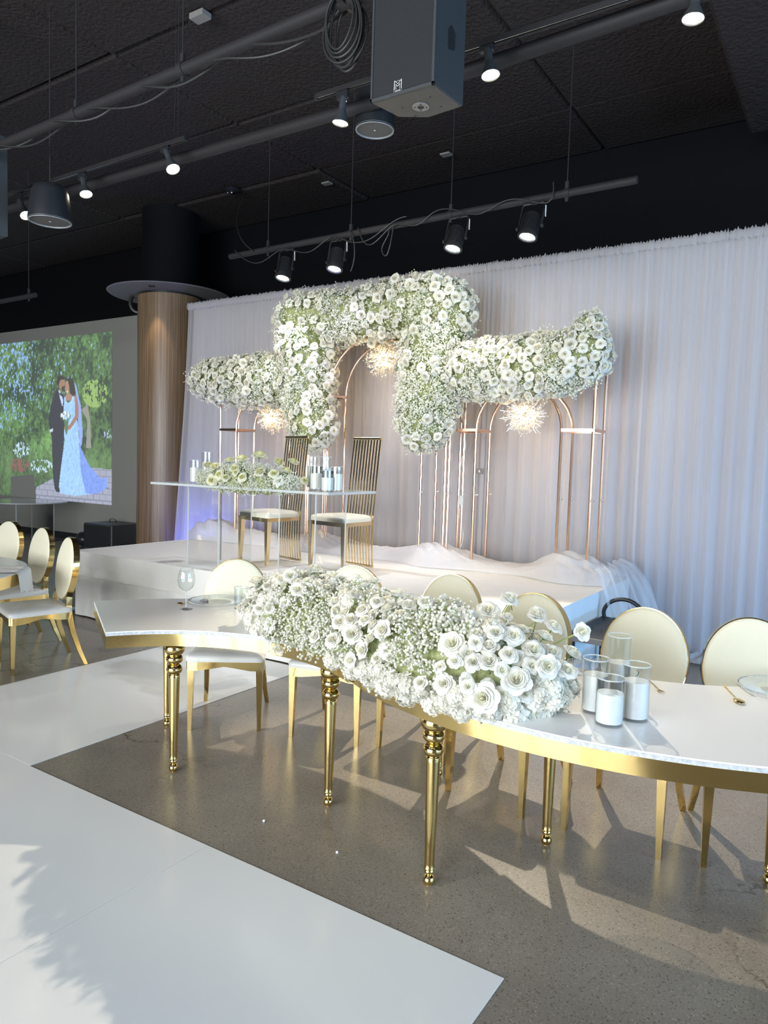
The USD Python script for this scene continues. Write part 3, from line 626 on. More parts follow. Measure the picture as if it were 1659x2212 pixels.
def thin(p, gap, have=None):
    keep, pts = [], [] if have is None else [x for x in have]
    cell = {}
    key = lambda q: tuple(np.floor(np.asarray(q)/gap).astype(int))
    for q in pts: cell.setdefault(key(q), []).append(q)
    for i, q in enumerate(p):
        a = key(q); near = [z for dx in (-1, 0, 1) for dy in (-1, 0, 1) for dz in (-1, 0, 1) for z in cell.get((a[0]+dx, a[1]+dy, a[2]+dz), ())]
        if all((q[0]-z[0])**2+(q[1]-z[1])**2+(q[2]-z[2])**2 > gap*gap for z in near): keep.append(i); cell.setdefault(a, []).append(q)
    return keep
def gyp(parent, pts, dirs, protos, seed, smin=.8, smax=1.2, name='babys_breath'):
    r = np.random.default_rng(seed)
    pi = UsdGeom.PointInstancer.Define(stage, str(parent.GetPath())+'/'+numbered(str(parent.GetPath()), name))
    Q, S = [], []
    for p, d in zip(pts, dirs):
        g = frame((0, 0, 0), d+r.normal(0, .25, 3), r.uniform(0, 6.28)).ExtractRotationQuat(); Q.append(Gf.Quath(g)); s = r.uniform(smin, smax); S.append(Gf.Vec3f(s, s, s))
    mine = []
    for k, p in enumerate(protos):
        x = UsdGeom.Xform.Define(stage, pi.GetPath().AppendChild('spray' if k == 0 else f'spray_{k:03d}')); x.GetPrim().GetReferences().AddInternalReference(p.GetPath()); mine.append(x.GetPath())
    pi.CreatePrototypesRel().SetTargets(mine); pi.CreateProtoIndicesAttr(Vt.IntArray([int(k) for k in r.integers(0, len(protos), len(pts))]))
    pi.CreatePositionsAttr(Vt.Vec3fArray([Gf.Vec3f(*map(float, p)) for p in pts])); pi.CreateOrientationsAttr(Vt.QuathArray(Q)); pi.CreateScalesAttr(Vt.Vec3fArray(S))
    tag(pi, kind='stuff')
def core(parent, C, R, k=.8):
    obj('foam_core', cat(*[ball(c, r*k, 2) for c, r in zip(C[::2], R[::2])]), moss, parent, True)
def in_zone(p, zones):
    q = pix(p); m = np.zeros(len(p), bool)
    for x, y, a in zones: m |= np.hypot(q[:, 0]-x, q[:, 1]-y) < a
    return m
def arch_flowers(label, paths, thin_zones, seed, gap=.076, size=(.048, .066)):
    rg = np.random.default_rng(seed); t = thing('flower_garland', label, 'flower arrangement')
    C, R = zip(*[chain(p, max(2, int(14*np.linalg.norm(np.asarray(p[0][:3])-np.asarray(p[-1][:3]))/.6))) for p in paths]); C, R = np.vstack(C), np.concatenate(R)
    R = R*(1+.10*rg.uniform(-1, 1, len(R)))
    core(t, C, R, .82)
    p, d = surface_points(C, R, 70000, rg)
    see = ((EYE-p)*d).sum(1)/np.linalg.norm(EYE-p, axis=1)
    airy = in_zone(p, thin_zones)   # where the garland is mostly baby's breath
    cand = np.where((see > -.35) & (~airy | (rg.random(len(p)) < .025)))[0]
    k = cand[thin(p[cand], gap)][:300]
    for i in k:
        src = STAR if rg.random() < .07 else ROSES[rg.integers(len(ROSES))]
        ax = d[i]+rg.normal(0, .32, 3)+np.array([0, -.25, .0])
        s = rg.uniform(*size)
        inst(src, 'rose', frame(p[i]+d[i]*rg.uniform(-.012, .03)-ax/np.linalg.norm(ax)*s*.25, ax, rg.uniform(0, 6.28), s), t)
    near = cKDTree(p[k]).query(p)[0]
    g = np.where((see > -.6) & (near > .052))[0]; g1 = g[airy[g]]; g2 = g[~airy[g]]; g = np.r_[g1[thin(p[g1], .052)], g2[thin(p[g2], .10)]]
    gyp(t, p[g]-d[g]*.075, d[g], FAR_SPRAYS, seed+1, .8, 1.15)
    return t
arch_flowers('tallest garland of white roses and baby\'s breath around the middle arch', [
    [(-5.09, 6.13, 3.10, .30), (-5.02, 6.11, 2.70, .285), (-4.98, 6.08, 2.30, .27), (-4.90, 6.06, 1.98, .235)],
    [(-5.12, 6.13, 3.11, .27), (-4.55, 6.12, 3.125, .26), (-4.05, 6.10, 3.125, .26), (-3.58, 6.07, 3.14, .27), (-3.36, 6.07, 3.08, .28)],
    [(-3.36, 6.07, 3.06, .27), (-3.45, 6.06, 2.72, .30), (-3.45, 6.04, 2.4, .30), (-3.49, 6.02, 2.1, .275), (-3.50, 6.0, 1.95, .225)]],
    [(735, 690, 40), (715, 660, 25), (880, 660, 36), (960, 730, 45), (920, 745, 40), (985, 770, 30), (645, 830, 22), (625, 865, 24), (690, 800, 20), (690, 875, 22), (940, 875, 45), (895, 850, 40), (900, 905, 36), (955, 830, 25), (640, 720, 18), (885, 905, 30)], 101)
arch_flowers('lower right garland of white roses and baby\'s breath ending in tall roses', [
    [(-3.15, 6.08, 2.50, .24), (-2.65, 6.08, 2.51, .25), (-2.16, 6.08, 2.53, .235), (-1.99, 6.07, 2.61, .22)], [(-1.99, 6.07, 2.64, .19), (-1.97, 6.07, 2.83, .10)]],
    [(1035, 790, 36), (1030, 840, 30), (1200, 735, 34), (1185, 790, 34), (1200, 830, 34), (1245, 830, 22), (1000, 820, 25)], 102)
arch_flowers('lower left garland of white roses and baby\'s breath over the left arch', [
    [(-6.50, 6.08, 2.54, .22), (-6.18, 6.08, 2.50, .245), (-5.8, 6.08, 2.50, .255), (-5.32, 6.08, 2.50, .26)]],
    [(575, 800, 36), (590, 850, 32), (555, 845, 20), (500, 840, 18)], 103)
#@TABLES
# ------------------------------------------------------------------ serpentine head table
C1, C2, RI, RO, TZ = np.array([-2.28, 1.734]), np.array([-.885, 4.03]), .915, 1.755, .765
def leg_profile():
    P = [(0, .0), (.012, 0.)]
    for zc, r in ((.022, .024), ): P += [(r*math.cos(a), zc+r*math.sin(a)) for a in np.linspace(-1.1, 1.2, 8)]
    P += [(.013, .048), (.019, .053), (.021, .060), (.017, .066), (.022, .072), (.020, .080), (.0195, .09), (.028, .50), (.029, .515), (.024, .520)]
    for zc, r in ((.546, .041), (.600, .043)): P += [(r*math.cos(a), zc+.031*math.sin(a)) for a in np.linspace(-1.05, 1.05, 9)]
    P += [(.053*math.cos(a), .655+.043*math.sin(a)) for a in np.linspace(-1.05, 1.0, 9)]+[(.026, .693), (0, .694)]
    return P
def sector(c, r0, r1, a0, a1, n=64):
    a = np.radians(np.linspace(a0, a1, n)); return [(c[0]+r1*math.cos(t), c[1]+r1*math.sin(t)) for t in a]+[(c[0]+r0*math.cos(t), c[1]+r0*math.sin(t)) for t in a[::-1]]
def serpentine(label, c, a0, a1, legs):
    ox, oy = c; t = thing('serpentine_table', label, 'table', (ox, oy, 0)); z = (0, 0)
    obj('tabletop', prism(Polygon(sector(z, RI+.004, RO-.004, a0, a1)), TZ-.006, TZ), laminate, t, 30)
    obj('edge_strip', prism(Polygon(sector(z, RI+.001, RO-.001, a0, a1)), TZ-.020, TZ-.006), laminate_edge, t, 30, label='worn grey edge of the top')
    e = math.degrees(.012/RI)
    ring = Polygon(sector(z, RI, RO, a0, a1)).difference(Polygon(sector(z, RI+.012, RO-.012, a0+e, a1-e)))
    obj('apron', prism(ring, TZ-.082, TZ-.020), gold, t, 30)
    obj('underside', prism(Polygon(sector(z, RI+.012, RO-.012, a0+e, a1-e)), TZ-.04, TZ-.021), black_plastic, t, 30)
    for x, y in legs: obj('leg', T(lathe(leg_profile(), 28), (x-ox, y-oy, 0)), gold, t, 50)
    return t
pol = lambda c, r, a: (c[0]+r*math.cos(math.radians(a)), c[1]+r*math.sin(math.radians(a)))
serpentine('white topped curved table with gold apron, wine glass and left end of the flowers', C1, 58.8, 148.8, [pol(C1, .985, 129), pol(C1, 1.64, 134.5), pol(C1, .985, 75), pol(C1, 1.64, 71.6)])
serpentine('white topped curved table with gold apron carrying four sand candles', C2, -121.2, -31.2, [pol(C2, 1.68, -104.7), pol(C2, 1.07, -98.6), pol(C2, 1.06, -50), pol(C2, 1.68, -46)])

# ------------------------------------------------------------------ oval-back chairs
def plan(n=56):
    P = Polygon([(-.205, -.205), (.205, -.205), (.175, .19), (-.175, .19)]).buffer(.028, quad_segs=10)
    L = P.exterior; return np.array([L.interpolate(k/n, normalized=True).coords[0] for k in range(n)])
def cushion(pl, z0, z1, crown):
    c = pl.mean(0); rings = []
    for s, z in ((1.0, z0), (1.012, z0+(z1-z0)*.35), (1.0, z0+(z1-z0)*.7), (.955, z1), (.80, z1+crown*.55), (.55, z1+crown*.85), (.28, z1+crown), (.001, z1+crown*1.02)):
        rings.append(np.c_[c+(pl-c)*s, np.full(len(pl), z)])
    return grid(np.stack(rings+[rings[-1]])[:, list(range(len(pl)))+[0]], True)
def disc_pad(a, b, bulge, n=48):
    th = np.linspace(0, 2*PI, n+1); rr = [1, .985, .93, .8, .55, .28, .001]; hh = [0, .35, .62, .82, .94, .99, 1.]
    return grid(np.stack([np.stack([a*r*np.cos(th), np.full(n+1, -bulge*h), b*r*np.sin(th)], -1) for r, h in zip(rr, hh)]))
OVC, OVA, OVB = (0, .238, .735), .203, .243
def oval_chair(label, loc, rz, group=None):
    t = thing('oval_back_chair', label, 'chair', loc, rz, group)
    pl = plan()
    obj('seat', cushion(pl, .424, .462, .022), seat_white, t, True)
    lo = np.array([.372+.026*max(0, 1-abs(x)/.15)*(y < -.2)+.026*max(0, 1-abs(y)/.14)*(abs(y) < .14) for x, y in pl])
    pc = pl*1.0; inn = pl*.95
    ring = np.stack([np.c_[inn, np.full(len(pl), .424)], np.c_[pc, np.full(len(pl), .424)], np.c_[pc, lo], np.c_[inn, lo], np.c_[inn, np.full(len(pl), .424)]])
    obj('seat_rail', grid(ring[:, list(range(len(pl)))+[0]]), gold, t, 30)
    for s in (-1, 1):
        obj('leg', bar((s*.203, -.203, .43), (s*.207, -.210, 0), .042, .042, .022, .022), gold, t, False)
    for s in (-1, 1):
        obj('leg', sqtube([(s*.205, .315, 0), (s*.192, .268, .12), (s*.182, .222, .27), (s*.176, .198, .40), (s*.168, .196, .47), (s*.152, .205, .53), (s*.136, .214, .565)], 0, 0, [(.024, .024), (.028, .03), (.032, .036), (.034, .04), (.034, .04), (.032, .042), (.026, .04)]), gold, t, False)
    R = rot((1, 0, 0), -.14)
    th = np.linspace(0, 2*PI, 65); prof = [(-.023, .99), (-.023, 1.013), (.023, 1.013), (.023, .99), (-.023, .99)]
    fr = grid(np.stack([np.stack([OVA*k*np.cos(th), np.full(65, y), OVB*k*np.sin(th)], -1) for y, k in prof]))
    obj('back_frame', T(fr, OVC, R), gold, t, 30)
    obj('backrest', T(cat(T(disc_pad(OVA*.995, OVB*.995, .016), (0, -.022, 0)), T(disc_pad(OVA*.995, OVB*.995, .012), (0, .022, 0), rot((0, 0, 1), PI))), OVC, R), leather, t, True)
    return t
def face(dx, dy): return math.atan2(dx, -dy)      # chairs face -Y before turning
ch0 = oval_chair('oval backed gold chair at the left end of the curved table by the wine glass', (-3.235, 3.235, 0), face(.6, -.8))
oc = lambda label, x, y, dx, dy: copy(ch0, 'oval_back_chair', label, 'chair', (x, y, 0), face(dx, dy))
oc('oval backed gold chair whose back just shows above the left part of the flowers', -2.59, 3.50, .267, -.96)
oc('oval backed gold chair behind the middle of the flowers, third along the curved table', -2.02, 3.63, .02, -1)
oc('oval backed gold chair behind the right end of the flowers, fourth at the curved table', -1.41, 3.36, -.106, -.994)
oc('oval backed gold chair behind the four sand candles', -.82, 3.36, .0, -1)
oc('oval backed gold chair at the right edge of the photograph, beyond the fork and spoon', -.305, 3.46, .28, -.96)
oc('oval backed gold chair nearest the white aisle at the far left table', -5.24, 3.15, -.29, -.957)
oc('oval backed gold chair in the middle of the three at the far left table', -6.0, 3.41, -.15, -.99)
oc('oval backed gold chair farthest left, behind the cloth of the left table', -6.68, 3.52, .05, -1)

# round guest table at the far left
gt = thing('guest_table', 'round mirror edged table with hanging white cloth at the left edge', 'table', (-5.78, 2.33, 0))
obj('tabletop', lathe([(0, TZ-.006), (.93, TZ-.006), (.93, TZ), (0, TZ)], 72), laminate, gt, 30)
obj('apron', lathe([(.90, TZ-.09), (.932, TZ-.09), (.932, TZ-.006), (.90, TZ-.006)], 72), gold, gt, 30)
for k in range(4): obj('leg', T(lathe(leg_profile(), 24), (.80*math.cos(k*PI/2+.2), .80*math.sin(k*PI/2+.2), 0)), gold, gt, 50)
nap = thing('napkin', 'white cloth napkin hanging off the left guest table', 'napkin', (-5.18, 2.93, TZ))
u, w = np.meshgrid(np.linspace(0, 1, 20), np.linspace(0, 1, 24), indexing='ij')
du = np.array([.70, .42]); dv = np.array([-.62, .62]) ; du = np.array([.707, .707]); dv = np.array([-.707, .707])
out = (w-.5)*.50; drop = np.clip(out-.08, 0, 1)
nP = np.stack([du[0]*np.minimum(out, .09+.12*drop)+dv[0]*(u-.5)*.34, du[1]*np.minimum(out, .09+.12*drop)+dv[1]*(u-.5)*.34, .008-drop*(.8+.3*u)+.006*np.sin(u*14+w*4)*np.clip(out+.1, 0, 1)*3], -1)
obj('cloth', cat(grid(nP), grid(nP-np.array([0, 0, .002]), True)), linen_skirt, nap, True)

# ------------------------------------------------------------------ glass, china and candles
def vessel(name, label, x, y, z, r, h, fill, mat, cname='candle', group=None, top_noise=.004):
    t = thing(name, label, cname, (x, y, z), 0, group)
    obj('glass', lathe([(0, .0), (r*.96, 0), (r, .004), (r, h-.002), (r-.0015, h), (r-.003, h-.002), (r-.003, .010), (0, .010)], 36), glassy, t, 40)
    obj('rim', T(lathe([(r-.003, h-.003), (r+.0006, h-.003), (r+.0006, h+.0008), (r-.003, h+.0008), (r-.003, h-.003)], 36)), glass_rim, t, 40)
    if fill:
        n = 36; th = np.linspace(0, 2*PI, n+1); rr = r-.0042
        rings = [np.stack([rr*k*np.cos(th), rr*k*np.sin(th), np.full(n+1, zz)], -1) for k, zz in ((.001, .0112), (1, .0112), (1, fill))]
        for k in (.97, .8, .55, .3, .001):
            p = np.stack([rr*k*np.cos(th), rr*k*np.sin(th), np.full(n+1, fill)], -1); p[:, 2] += top_noise*(meshkit.noise(p*90, 3)-.4)+.004*(1-k); rings.append(p)
        rings[-1][:] = rings[-1].mean(0); obj('sand' if mat is sand else 'wax', grid(np.stack(rings), True), mat, t, 50)
        if mat is wax: obj('wick', tube([(0, 0, fill), (.002, 0, fill+.010)], .0012, 5), black_plastic, t)
    return t
def z_over(x, y, py):
    lo, hi = 0., 4.
    for _ in range(40):
        m = (lo+hi)/2
        if pix((x, y, m))[1] > py: lo = m
        else: hi = m
    return lo
for px, py, top, fil, r, lab in ((1283, 1536, 1421, 1456, .048, 'glass cylinder of white sand beside the roses, leftmost of the four'), (1315, 1564, 1463, 1496, .049, 'shortest glass cylinder of white sand, nearest the table edge'),
        (1370, 1553, 1434, 1470, .048, 'glass cylinder of white sand at the right of its group of four'), (1333, 1498, 1372, 1430, .047, 'tallest glass cylinder of white sand at the back of its group')):
    p = at_z(px, py, TZ); h = z_over(p[0], p[1], top)-TZ; f = z_over(p[0], p[1], fil)-TZ
    vessel('sand_candle', lab, p[0], p[1], TZ, r, h, f, sand)
def plate(label, x, y, z=TZ):
    t = thing('charger_plate', label, 'plate', (x, y, z))
    obj('glass', lathe([(0, 0), (.085, 0), (.10, .004), (.158, .009), (.166, .011), (.166, .013), (.157, .0115), (.099, .006), (.084, .004), (0, .005)], 72), glassy, t, 30)
    n = 110; obj('beaded_rim', cat(*[ball((.167*math.cos(k*2*PI/n), .167*math.sin(k*2*PI/n), .0125), .0036, 0) for k in range(n)]), chrome, t, True)
    obj('ridges', cat(*[bar((.105*math.cos(a), .105*math.sin(a), .007), (.155*math.cos(a), .155*math.sin(a), .0115), .0016) for a in np.arange(90)*2*PI/90]), glass_rim, t, False)
plate('clear glass charger plate with beaded rim beside the wine glass', -3.22, 3.10)
plate('clear glass charger plate with beaded rim at the right edge by the knife', -.205, 3.33)
plate('clear glass charger plate showing through the sand candles', -.90, 3.12)
def goblet(label, x, y, z, h=.235, r=.050):
    t = thing('wine_glass', label, 'wine glass', (x, y, z)); k = h/.235
    obj('foot', lathe([(0, 0), (.036, 0), (.036, .002), (.012, .005), (.0045, .012), (.0035, .03), (.0032, .095*k), (.006, .105*k), (0, .108*k)], 32), glassy, t, 50)
    P = [(.001, .105*k), (.02, .112*k), (.040, .130*k), (r, .163*k), (.049, .19*k), (.040, .225*k), (.036, h)]
    obj('bowl', lathe(P+[(a-.0012, b+(.001 if i else .0)) for i, (a, b) in enumerate(P[::-1])], 36), glassy, t, 60)
    obj('rim', lathe([(.0345, h-.001), (.0367, h-.001), (.0367, h+.001), (.0345, h+.001), (.0345, h-.001)], 36), glass_rim, t, 60)
    obj('stem', tube([(0, 0, .012), (0, 0, .104*k)], .0034, 8), glass_rim, t)
goblet('clear wine glass standing near the left end of the curved table', -3.196, 2.836, TZ)
goblet('wine glass whose rim shows above the middle of the flowers', *(lambda p: (p[0], p[1]))(at_y(890, 1280, 3.05)), TZ, .23)
vessel('water_tumbler', 'clear straight tumbler beside the left end of the flowers', -2.98, 3.06, TZ, .042, .125, 0, None, 'tumbler')
goblet('wine glass behind the flowers on the clear table on the stage', -4.80, 4.76, 1.401, .22)
def lay(name, label, p, q, parts):
    p, q = np.asarray(p), np.asarray(q); a = math.atan2(q[1]-p[1], q[0]-p[0])
    t = thing(name, label, 'cutlery', (p[0], p[1], TZ), a); L = np.linalg.norm(q[:2]-p[:2]); parts(t, L)
def fork(t, L):
    obj('handle', hullp([(0, -.003, .001), (0, .003, .001), (L*.72, -.002, .004), (L*.72, .002, .004), (0, 0, .004), (L*.72, 0, .007)]), gold, t, False)
    obj('head', hullp([(L*.70, -.002, .003), (L*.70, .002, .003), (L*.80, -.011, .003), (L*.80, .011, .003), (L*.80, 0, .006), (L*.84, -.011, .004), (L*.84, .011, .004)]), gold, t, False)
    for k in range(4): obj('tine', bar((L*.83, -.0095+.0063*k, .004), (L, -.0085+.0057*k, .008), .0028, .002, .0014, .0014), gold, t, False)
def spoon(t, L):
    obj('handle', hullp([(0, -.004, .001), (0, .004, .001), (L*.76, -.002, .005), (L*.76, .002, .005), (0, 0, .004), (L*.76, 0, .008)]), gold, t, False)
    obj('bowl', ball((L*.87, 0, .007), 1, 2, (L*.14, .020, .006)), gold, t, True)
def knife(t, L):
    obj('handle', hullp([(0, -.005, .001), (0, .005, .001), (L*.45, -.004, .001), (L*.45, .004, .001), (0, 0, .006), (L*.45, 0, .006)]), chrome, t, False)
    obj('blade', prism(Polygon([(L*.45, -.006), (L*.9, -.009), (L, -.002), (L, .004), (L*.45, .004)]), .002, .0035), chrome, t, False)
lay('fork', 'gold dessert fork lying right of the sand candles', at_z(1402, 1470, TZ), at_z(1431, 1499, TZ), fork)
lay('spoon', 'gold spoon lying at the right of the table before the plate', at_z(1564, 1481, TZ), at_z(1601, 1523, TZ), spoon)
lay('knife', 'steel knife lying between the gold spoon and the right plate', at_z(1580, 1471, TZ), at_z(1632, 1505, TZ), knife)
lay('spoon', 'gold spoon lying between the wine glass and the left plate', at_z(420, 1296, TZ), at_z(386, 1307, TZ), spoon)
#@SWEET
# ------------------------------------------------------------------ clear sweetheart table on the stage
PT = 1.40
z6 = lambda x, y: (330+x/3.13, 930+y/3.13)
sw = thing('clear_table', 'clear acrylic table on two open boxes at the stage front', 'table', (-4.37, 4.67, SZ+.012))
hz = PT-SZ-.012
obj('tabletop', box(-1.02, 1.02, -.32, .32, hz-.022, hz, .003), acrylic, sw, False)
e = .006
obj('top_edge', cat(box(-1.02, 1.02, -.323, -.32+e*.2, hz-.021, hz-.001, .001), box(1.018, 1.023, -.32, .32, hz-.021, hz-.001, .001), box(-1.023, -1.018, -.32, .32, hz-.021, hz-.001, .001), box(-1.02, 1.02, .318, .323, hz-.021, hz-.001, .001)), acrylic_edge, sw, False)
for x0, x1 in ((-5.0, -4.615), (-3.925, -3.55)):
    a, b, c, d = x0+4.37, x1+4.37, 4.45-4.67, 4.85-4.67
    for q in (box(a, b, c, c+.008, 0, hz-.022, .001), box(a, b, d-.008, d, 0, hz-.022, .001), box(a, a+.008, c+.008, d-.008, 0, hz-.022, .001), box(b-.008, b, c+.008, d-.008, 0, hz-.022, .001)): obj('panel', q, acrylic, sw, False)
    for x in (a, b):
        for y in (c, d): obj('panel_edge', bar((x, y, 0), (x, y, hz-.022), .009), acrylic_edge, sw, False)
# high-backed slatted chairs
cream = plain('cream_satin', (.80, .75, .62), .38, bump=.004, scale=11, detail=2)
def slat_chair(label, x, y, rz, fw=.46, bw=.33):
    t = thing('slat_back_chair', label, 'chair', (x, y, SZ+.012), rz); H = 1.175
    yb = lambda z: .215-.02*math.sin(min(z, .6)/.6*PI)+.065*max(0, (z-.5)/.68)**1.3
    n = 10
    for k in range(n):
        xx = -bw/2+bw*k/(n-1)
        obj('slat', sqtube([(xx, yb(z), z) for z in (0, .2, .45, .62, .8, 1.0, H)], .017, .008), gold_dark, t, False)
    obj('top_rail', box(-bw/2-.012, bw/2+.012, yb(H)-.014, yb(H)+.014, H-.006, H+.018), gold_dark, t, False)
    obj('foot_rail', box(-bw/2-.008, bw/2+.008, yb(0)-.012, yb(0)+.012, 0, .02), gold_dark, t, False)
    pl = Polygon([(-fw/2, -.225), (fw/2, -.225), (bw/2+.01, .185), (-bw/2-.01, .185)]); o, i = pl, pl.buffer(-.022, join_style=2)
    obj('seat_frame', prism(o.difference(i), .395, .43), gold_dark, t, False)
    L = pl.buffer(-.02).buffer(.018).exterior; P = np.array([L.interpolate(k/48, normalized=True).coords[0] for k in range(48)])
    obj('seat', cushion(P, .425, .475, .022), cream, t, True)
    for s in (-1, 1): obj('leg', bar((s*(fw/2-.024), -.20, .40), (s*(fw/2-.018), -.212, 0), .048, .048, .026, .026), gold_dark, t, False)
    return t
slat_chair('tall slat backed gold chair at the left behind the clear table', -4.61, 5.13, face(-.2, -.98))
slat_chair('tall slat backed gold chair at the right end of the clear table', -3.88, 5.28, face(-.15, -.99))
# candles on the clear table
for px, Y, top, fil, r, lab in ((287, 4.62, 200, 252, .053, 'left-hand candle in a glass cylinder on the clear table'), (366, 4.86, 145, 215, .052, 'tall candle in glass behind the left end of the clear table flowers'),
        (1080, 4.82, 178, 238, .050, 'tall candle in glass beside the right end of the clear table flowers'), (1166, 4.80, 178, 256, .050, 'tall candle in glass at the back of the right-hand candles'),
        (1243, 4.56, 246, 296, .050, 'rightmost candle in a glass cylinder on the clear table'), (1106, 4.60, 240, 292, .054, 'wide candle in glass at the front of the right-hand candles'), (1180, 4.48, 270, 320, .050, 'short candle in glass at the front of the right-hand candles')):
    q = z6(px, 380); p = at_y(q[0], q[1], Y); h = z_over(p[0], p[1], z6(0, top)[1])-PT; f = z_over(p[0], p[1], z6(0, fil)[1])-PT
    vessel('pillar_candle', lab, p[0], p[1], PT+.001, r, h, f, wax, top_noise=.001)

# ------------------------------------------------------------------ flowers on the tables
def hit(C, R, x, y, back):
    v = ray(x, y); best = None
    for c, r in zip(C, R):
        q = EYE-c; b = q@v; k = b*b-(q@q-r*r)
        if k >= 0:
            t = -b-math.sqrt(k)
            if best is None or t < best[0]: best = (t, c)
    if best is None:
        t = min((np.linalg.norm(np.cross(c-EYE, v))-r, (c-EYE)@v, k) for k, (c, r) in enumerate(zip(C, R))); return EYE+v*t[1], C[t[2]]
    return EYE+v*best[0], best[1]
def table_flowers(name, label, path, n, heads, hyd, airy, base, sprays, spray_gap, conv, fpx, seed, roses, ss=(.8, 1.2), extra=0, floor=None, clear=.045, sink=.075):
    rg = np.random.default_rng(seed); t = thing(name, label, 'flower arrangement')
    C, R = zip(*[chain(p, n) for p in path]); C, R = np.vstack(C), np.concatenate(R); core(t, C, R, .80)
    put = []
    for x, y, dia in heads:
        q = conv(x, y); p, c = hit(C, R, q[0], q[1], base); ax = (p-c)/np.linalg.norm(p-c)
        dist = np.linalg.norm(p-EYE); rad = dia/fpx*dist/FPX/2
        ax = ax*.8+np.array([0, 0, .35])+(EYE-p)/dist*.45+rg.normal(0, .22, 3)
        src = roses[rg.integers(len(roses))] if rg.random() > .06 else STAR
        inst(src, 'rose', frame(p+ax/np.linalg.norm(ax)*(rg.uniform(-.01, .025)-rad*.2), ax, rg.uniform(0, 6.28), rad*1.18), t); put.append(p)
        gap_ = np.linalg.norm(p-c)
    for x, y, dia in hyd:
        q = conv(x, y); p, c = hit(C, R, q[0], q[1], base); ax = (p-c)/np.linalg.norm(p-c)
        rad = dia/fpx*np.linalg.norm(p-EYE)/FPX/2
        inst(HYD, 'hydrangea', frame(p-ax*rad*.5, ax+rg.normal(0, .2, 3), rg.uniform(0, 6.28), rad*1.15), t); put.append(p)
    p, d = surface_points(C, R, 40000, rg)
    see = ((EYE-p)*d).sum(1)/np.linalg.norm(EYE-p, axis=1)
    if floor is not None: see = np.where(p[:, 2] > floor, see, -9)
    if extra:
        k = np.where((see < .12) & (see > -.8))[0]; k = k[thin(p[k], .085)][:extra]
        for i in k:
            ax = d[i]+np.array([0, 0, .4])+rg.normal(0, .3, 3)
            inst(roses[rg.integers(len(roses))], 'rose', frame(p[i], ax, rg.uniform(0, 6), rg.uniform(.036, .046)), t)
    z = in_zone(p, airy) if airy else np.ones(len(p), bool)
    if airy:                                               # smaller blooms and hydrangeas that fill in between the large roses
        k = np.where((see > -.1) & ~z & (cKDTree(np.array(put)).query(p)[0] > .040))[0]
        for i in k[thin(p[k], .066)][:110]:
            ax = d[i]+np.array([0, 0, .25])+rg.normal(0, .3, 3); low = p[i][2] < .83
            if rg.random() < (.75 if low else .30): inst(HYD, 'hydrangea', frame(p[i]-d[i]*.045, ax, rg.uniform(0, 6), rg.uniform(.045, .056)), t)
            else: inst(roses[rg.integers(len(roses))], 'rose', frame(p[i]-d[i]*.025, ax, rg.uniform(0, 6), rg.uniform(.034, .044)), t)
            put.append(p[i])
    near = cKDTree(np.array(put)).query(p)[0]
    k = np.where((see > -.5) & (near > clear))[0]; k1 = k[z[k]]; k2 = k[~z[k]]; k = np.r_[k1[thin(p[k1], spray_gap)], k2[thin(p[k2], .13)]].astype(int)
    gyp(t, p[k]-d[k]*sink, d[k]+np.array([0, 0, .35]), sprays, seed+3, *ss)
    return t
z8b = lambda x, y: (500+x/2.074, 1200+y/2.074)
HEADS = [(265, 95, 72), (370, 75, 72), (225, 105, 62), (450, 92, 62), (340, 120, 62), (160, 135, 52), (300, 160, 66), (130, 240, 60), (180, 315, 66), (215, 420, 50), (240, 210, 60), (555, 190, 72), (640, 120, 56), (560, 105, 50),
    (485, 300, 78), (455, 380, 78), (545, 360, 94), (590, 250, 76), (600, 290, 70), (655, 220, 66), (740, 190, 76), (685, 335, 84), (715, 285, 66), (605, 430, 74), (375, 365, 56), (795, 240, 66), (870, 220, 72), (1010, 215, 72),
    (1150, 245, 104), (1245, 205, 84), (1235, 270, 60), (1370, 270, 84), (1440, 320, 84), (990, 395, 114), (1095, 390, 74), (1185, 350, 82), (1260, 360, 100), (1355, 420, 106), (1240, 455, 82), (1085, 480, 88), (1155, 478, 92),
    (1400, 500, 104), (1515, 450, 84), (1495, 530, 90), (955, 575, 92), (1010, 490, 72), (1130, 640, 136), (1275, 570, 124), (1340, 500, 80), (935, 500, 56), (1390, 380, 72), (1440, 430, 78), (850, 570, 62), (540, 470, 74), (1200, 520, 72), (1050, 560, 66), (1320, 620, 80), (1060, 590, 70), (1215, 620, 70), (1300, 330, 70)]
HYDS = [(80, 285, 84), (105, 350, 84), (150, 400, 70), (440, 480, 74), (590, 520, 74), (770, 590, 92), (700, 560, 74), (1000, 640, 90), (1440, 600, 100), (1455, 650, 92), (1535, 590, 84), (1270, 735, 130), (1390, 620, 80), (530, 530, 64), (1180, 710, 80), (1250, 665, 90), (650, 520, 66), (1060, 660, 70), (840, 610, 70), (1500, 640, 80)]
AIRY = [(650, 1330, 75), (690, 1375, 70), (920, 1385, 85), (890, 1430, 70), (960, 1340, 45), (620, 1390, 45), (700, 1410, 50), (775, 1265, 25)]
hp = [(-2.57, 2.86, .83, .15), (-2.48, 2.84, .855, .20), (-2.28, 2.81, .865, .225), (-1.98, 2.75, .85, .225), (-1.65, 2.61, .85, .225), (-1.36, 2.50, .865, .235), (-1.12, 2.455, .86, .225), (-.98, 2.50, .85, .165)]
table_flowers('flower_runner', 'long runner of white roses, hydrangeas and baby\'s breath along the curved table', [hp], 22, HEADS, HYDS, AIRY, TZ, SPRAYS, .050, z8b, 2.074, 201, ROSES, (.85, 1.15), 45, .74, .05, .085)
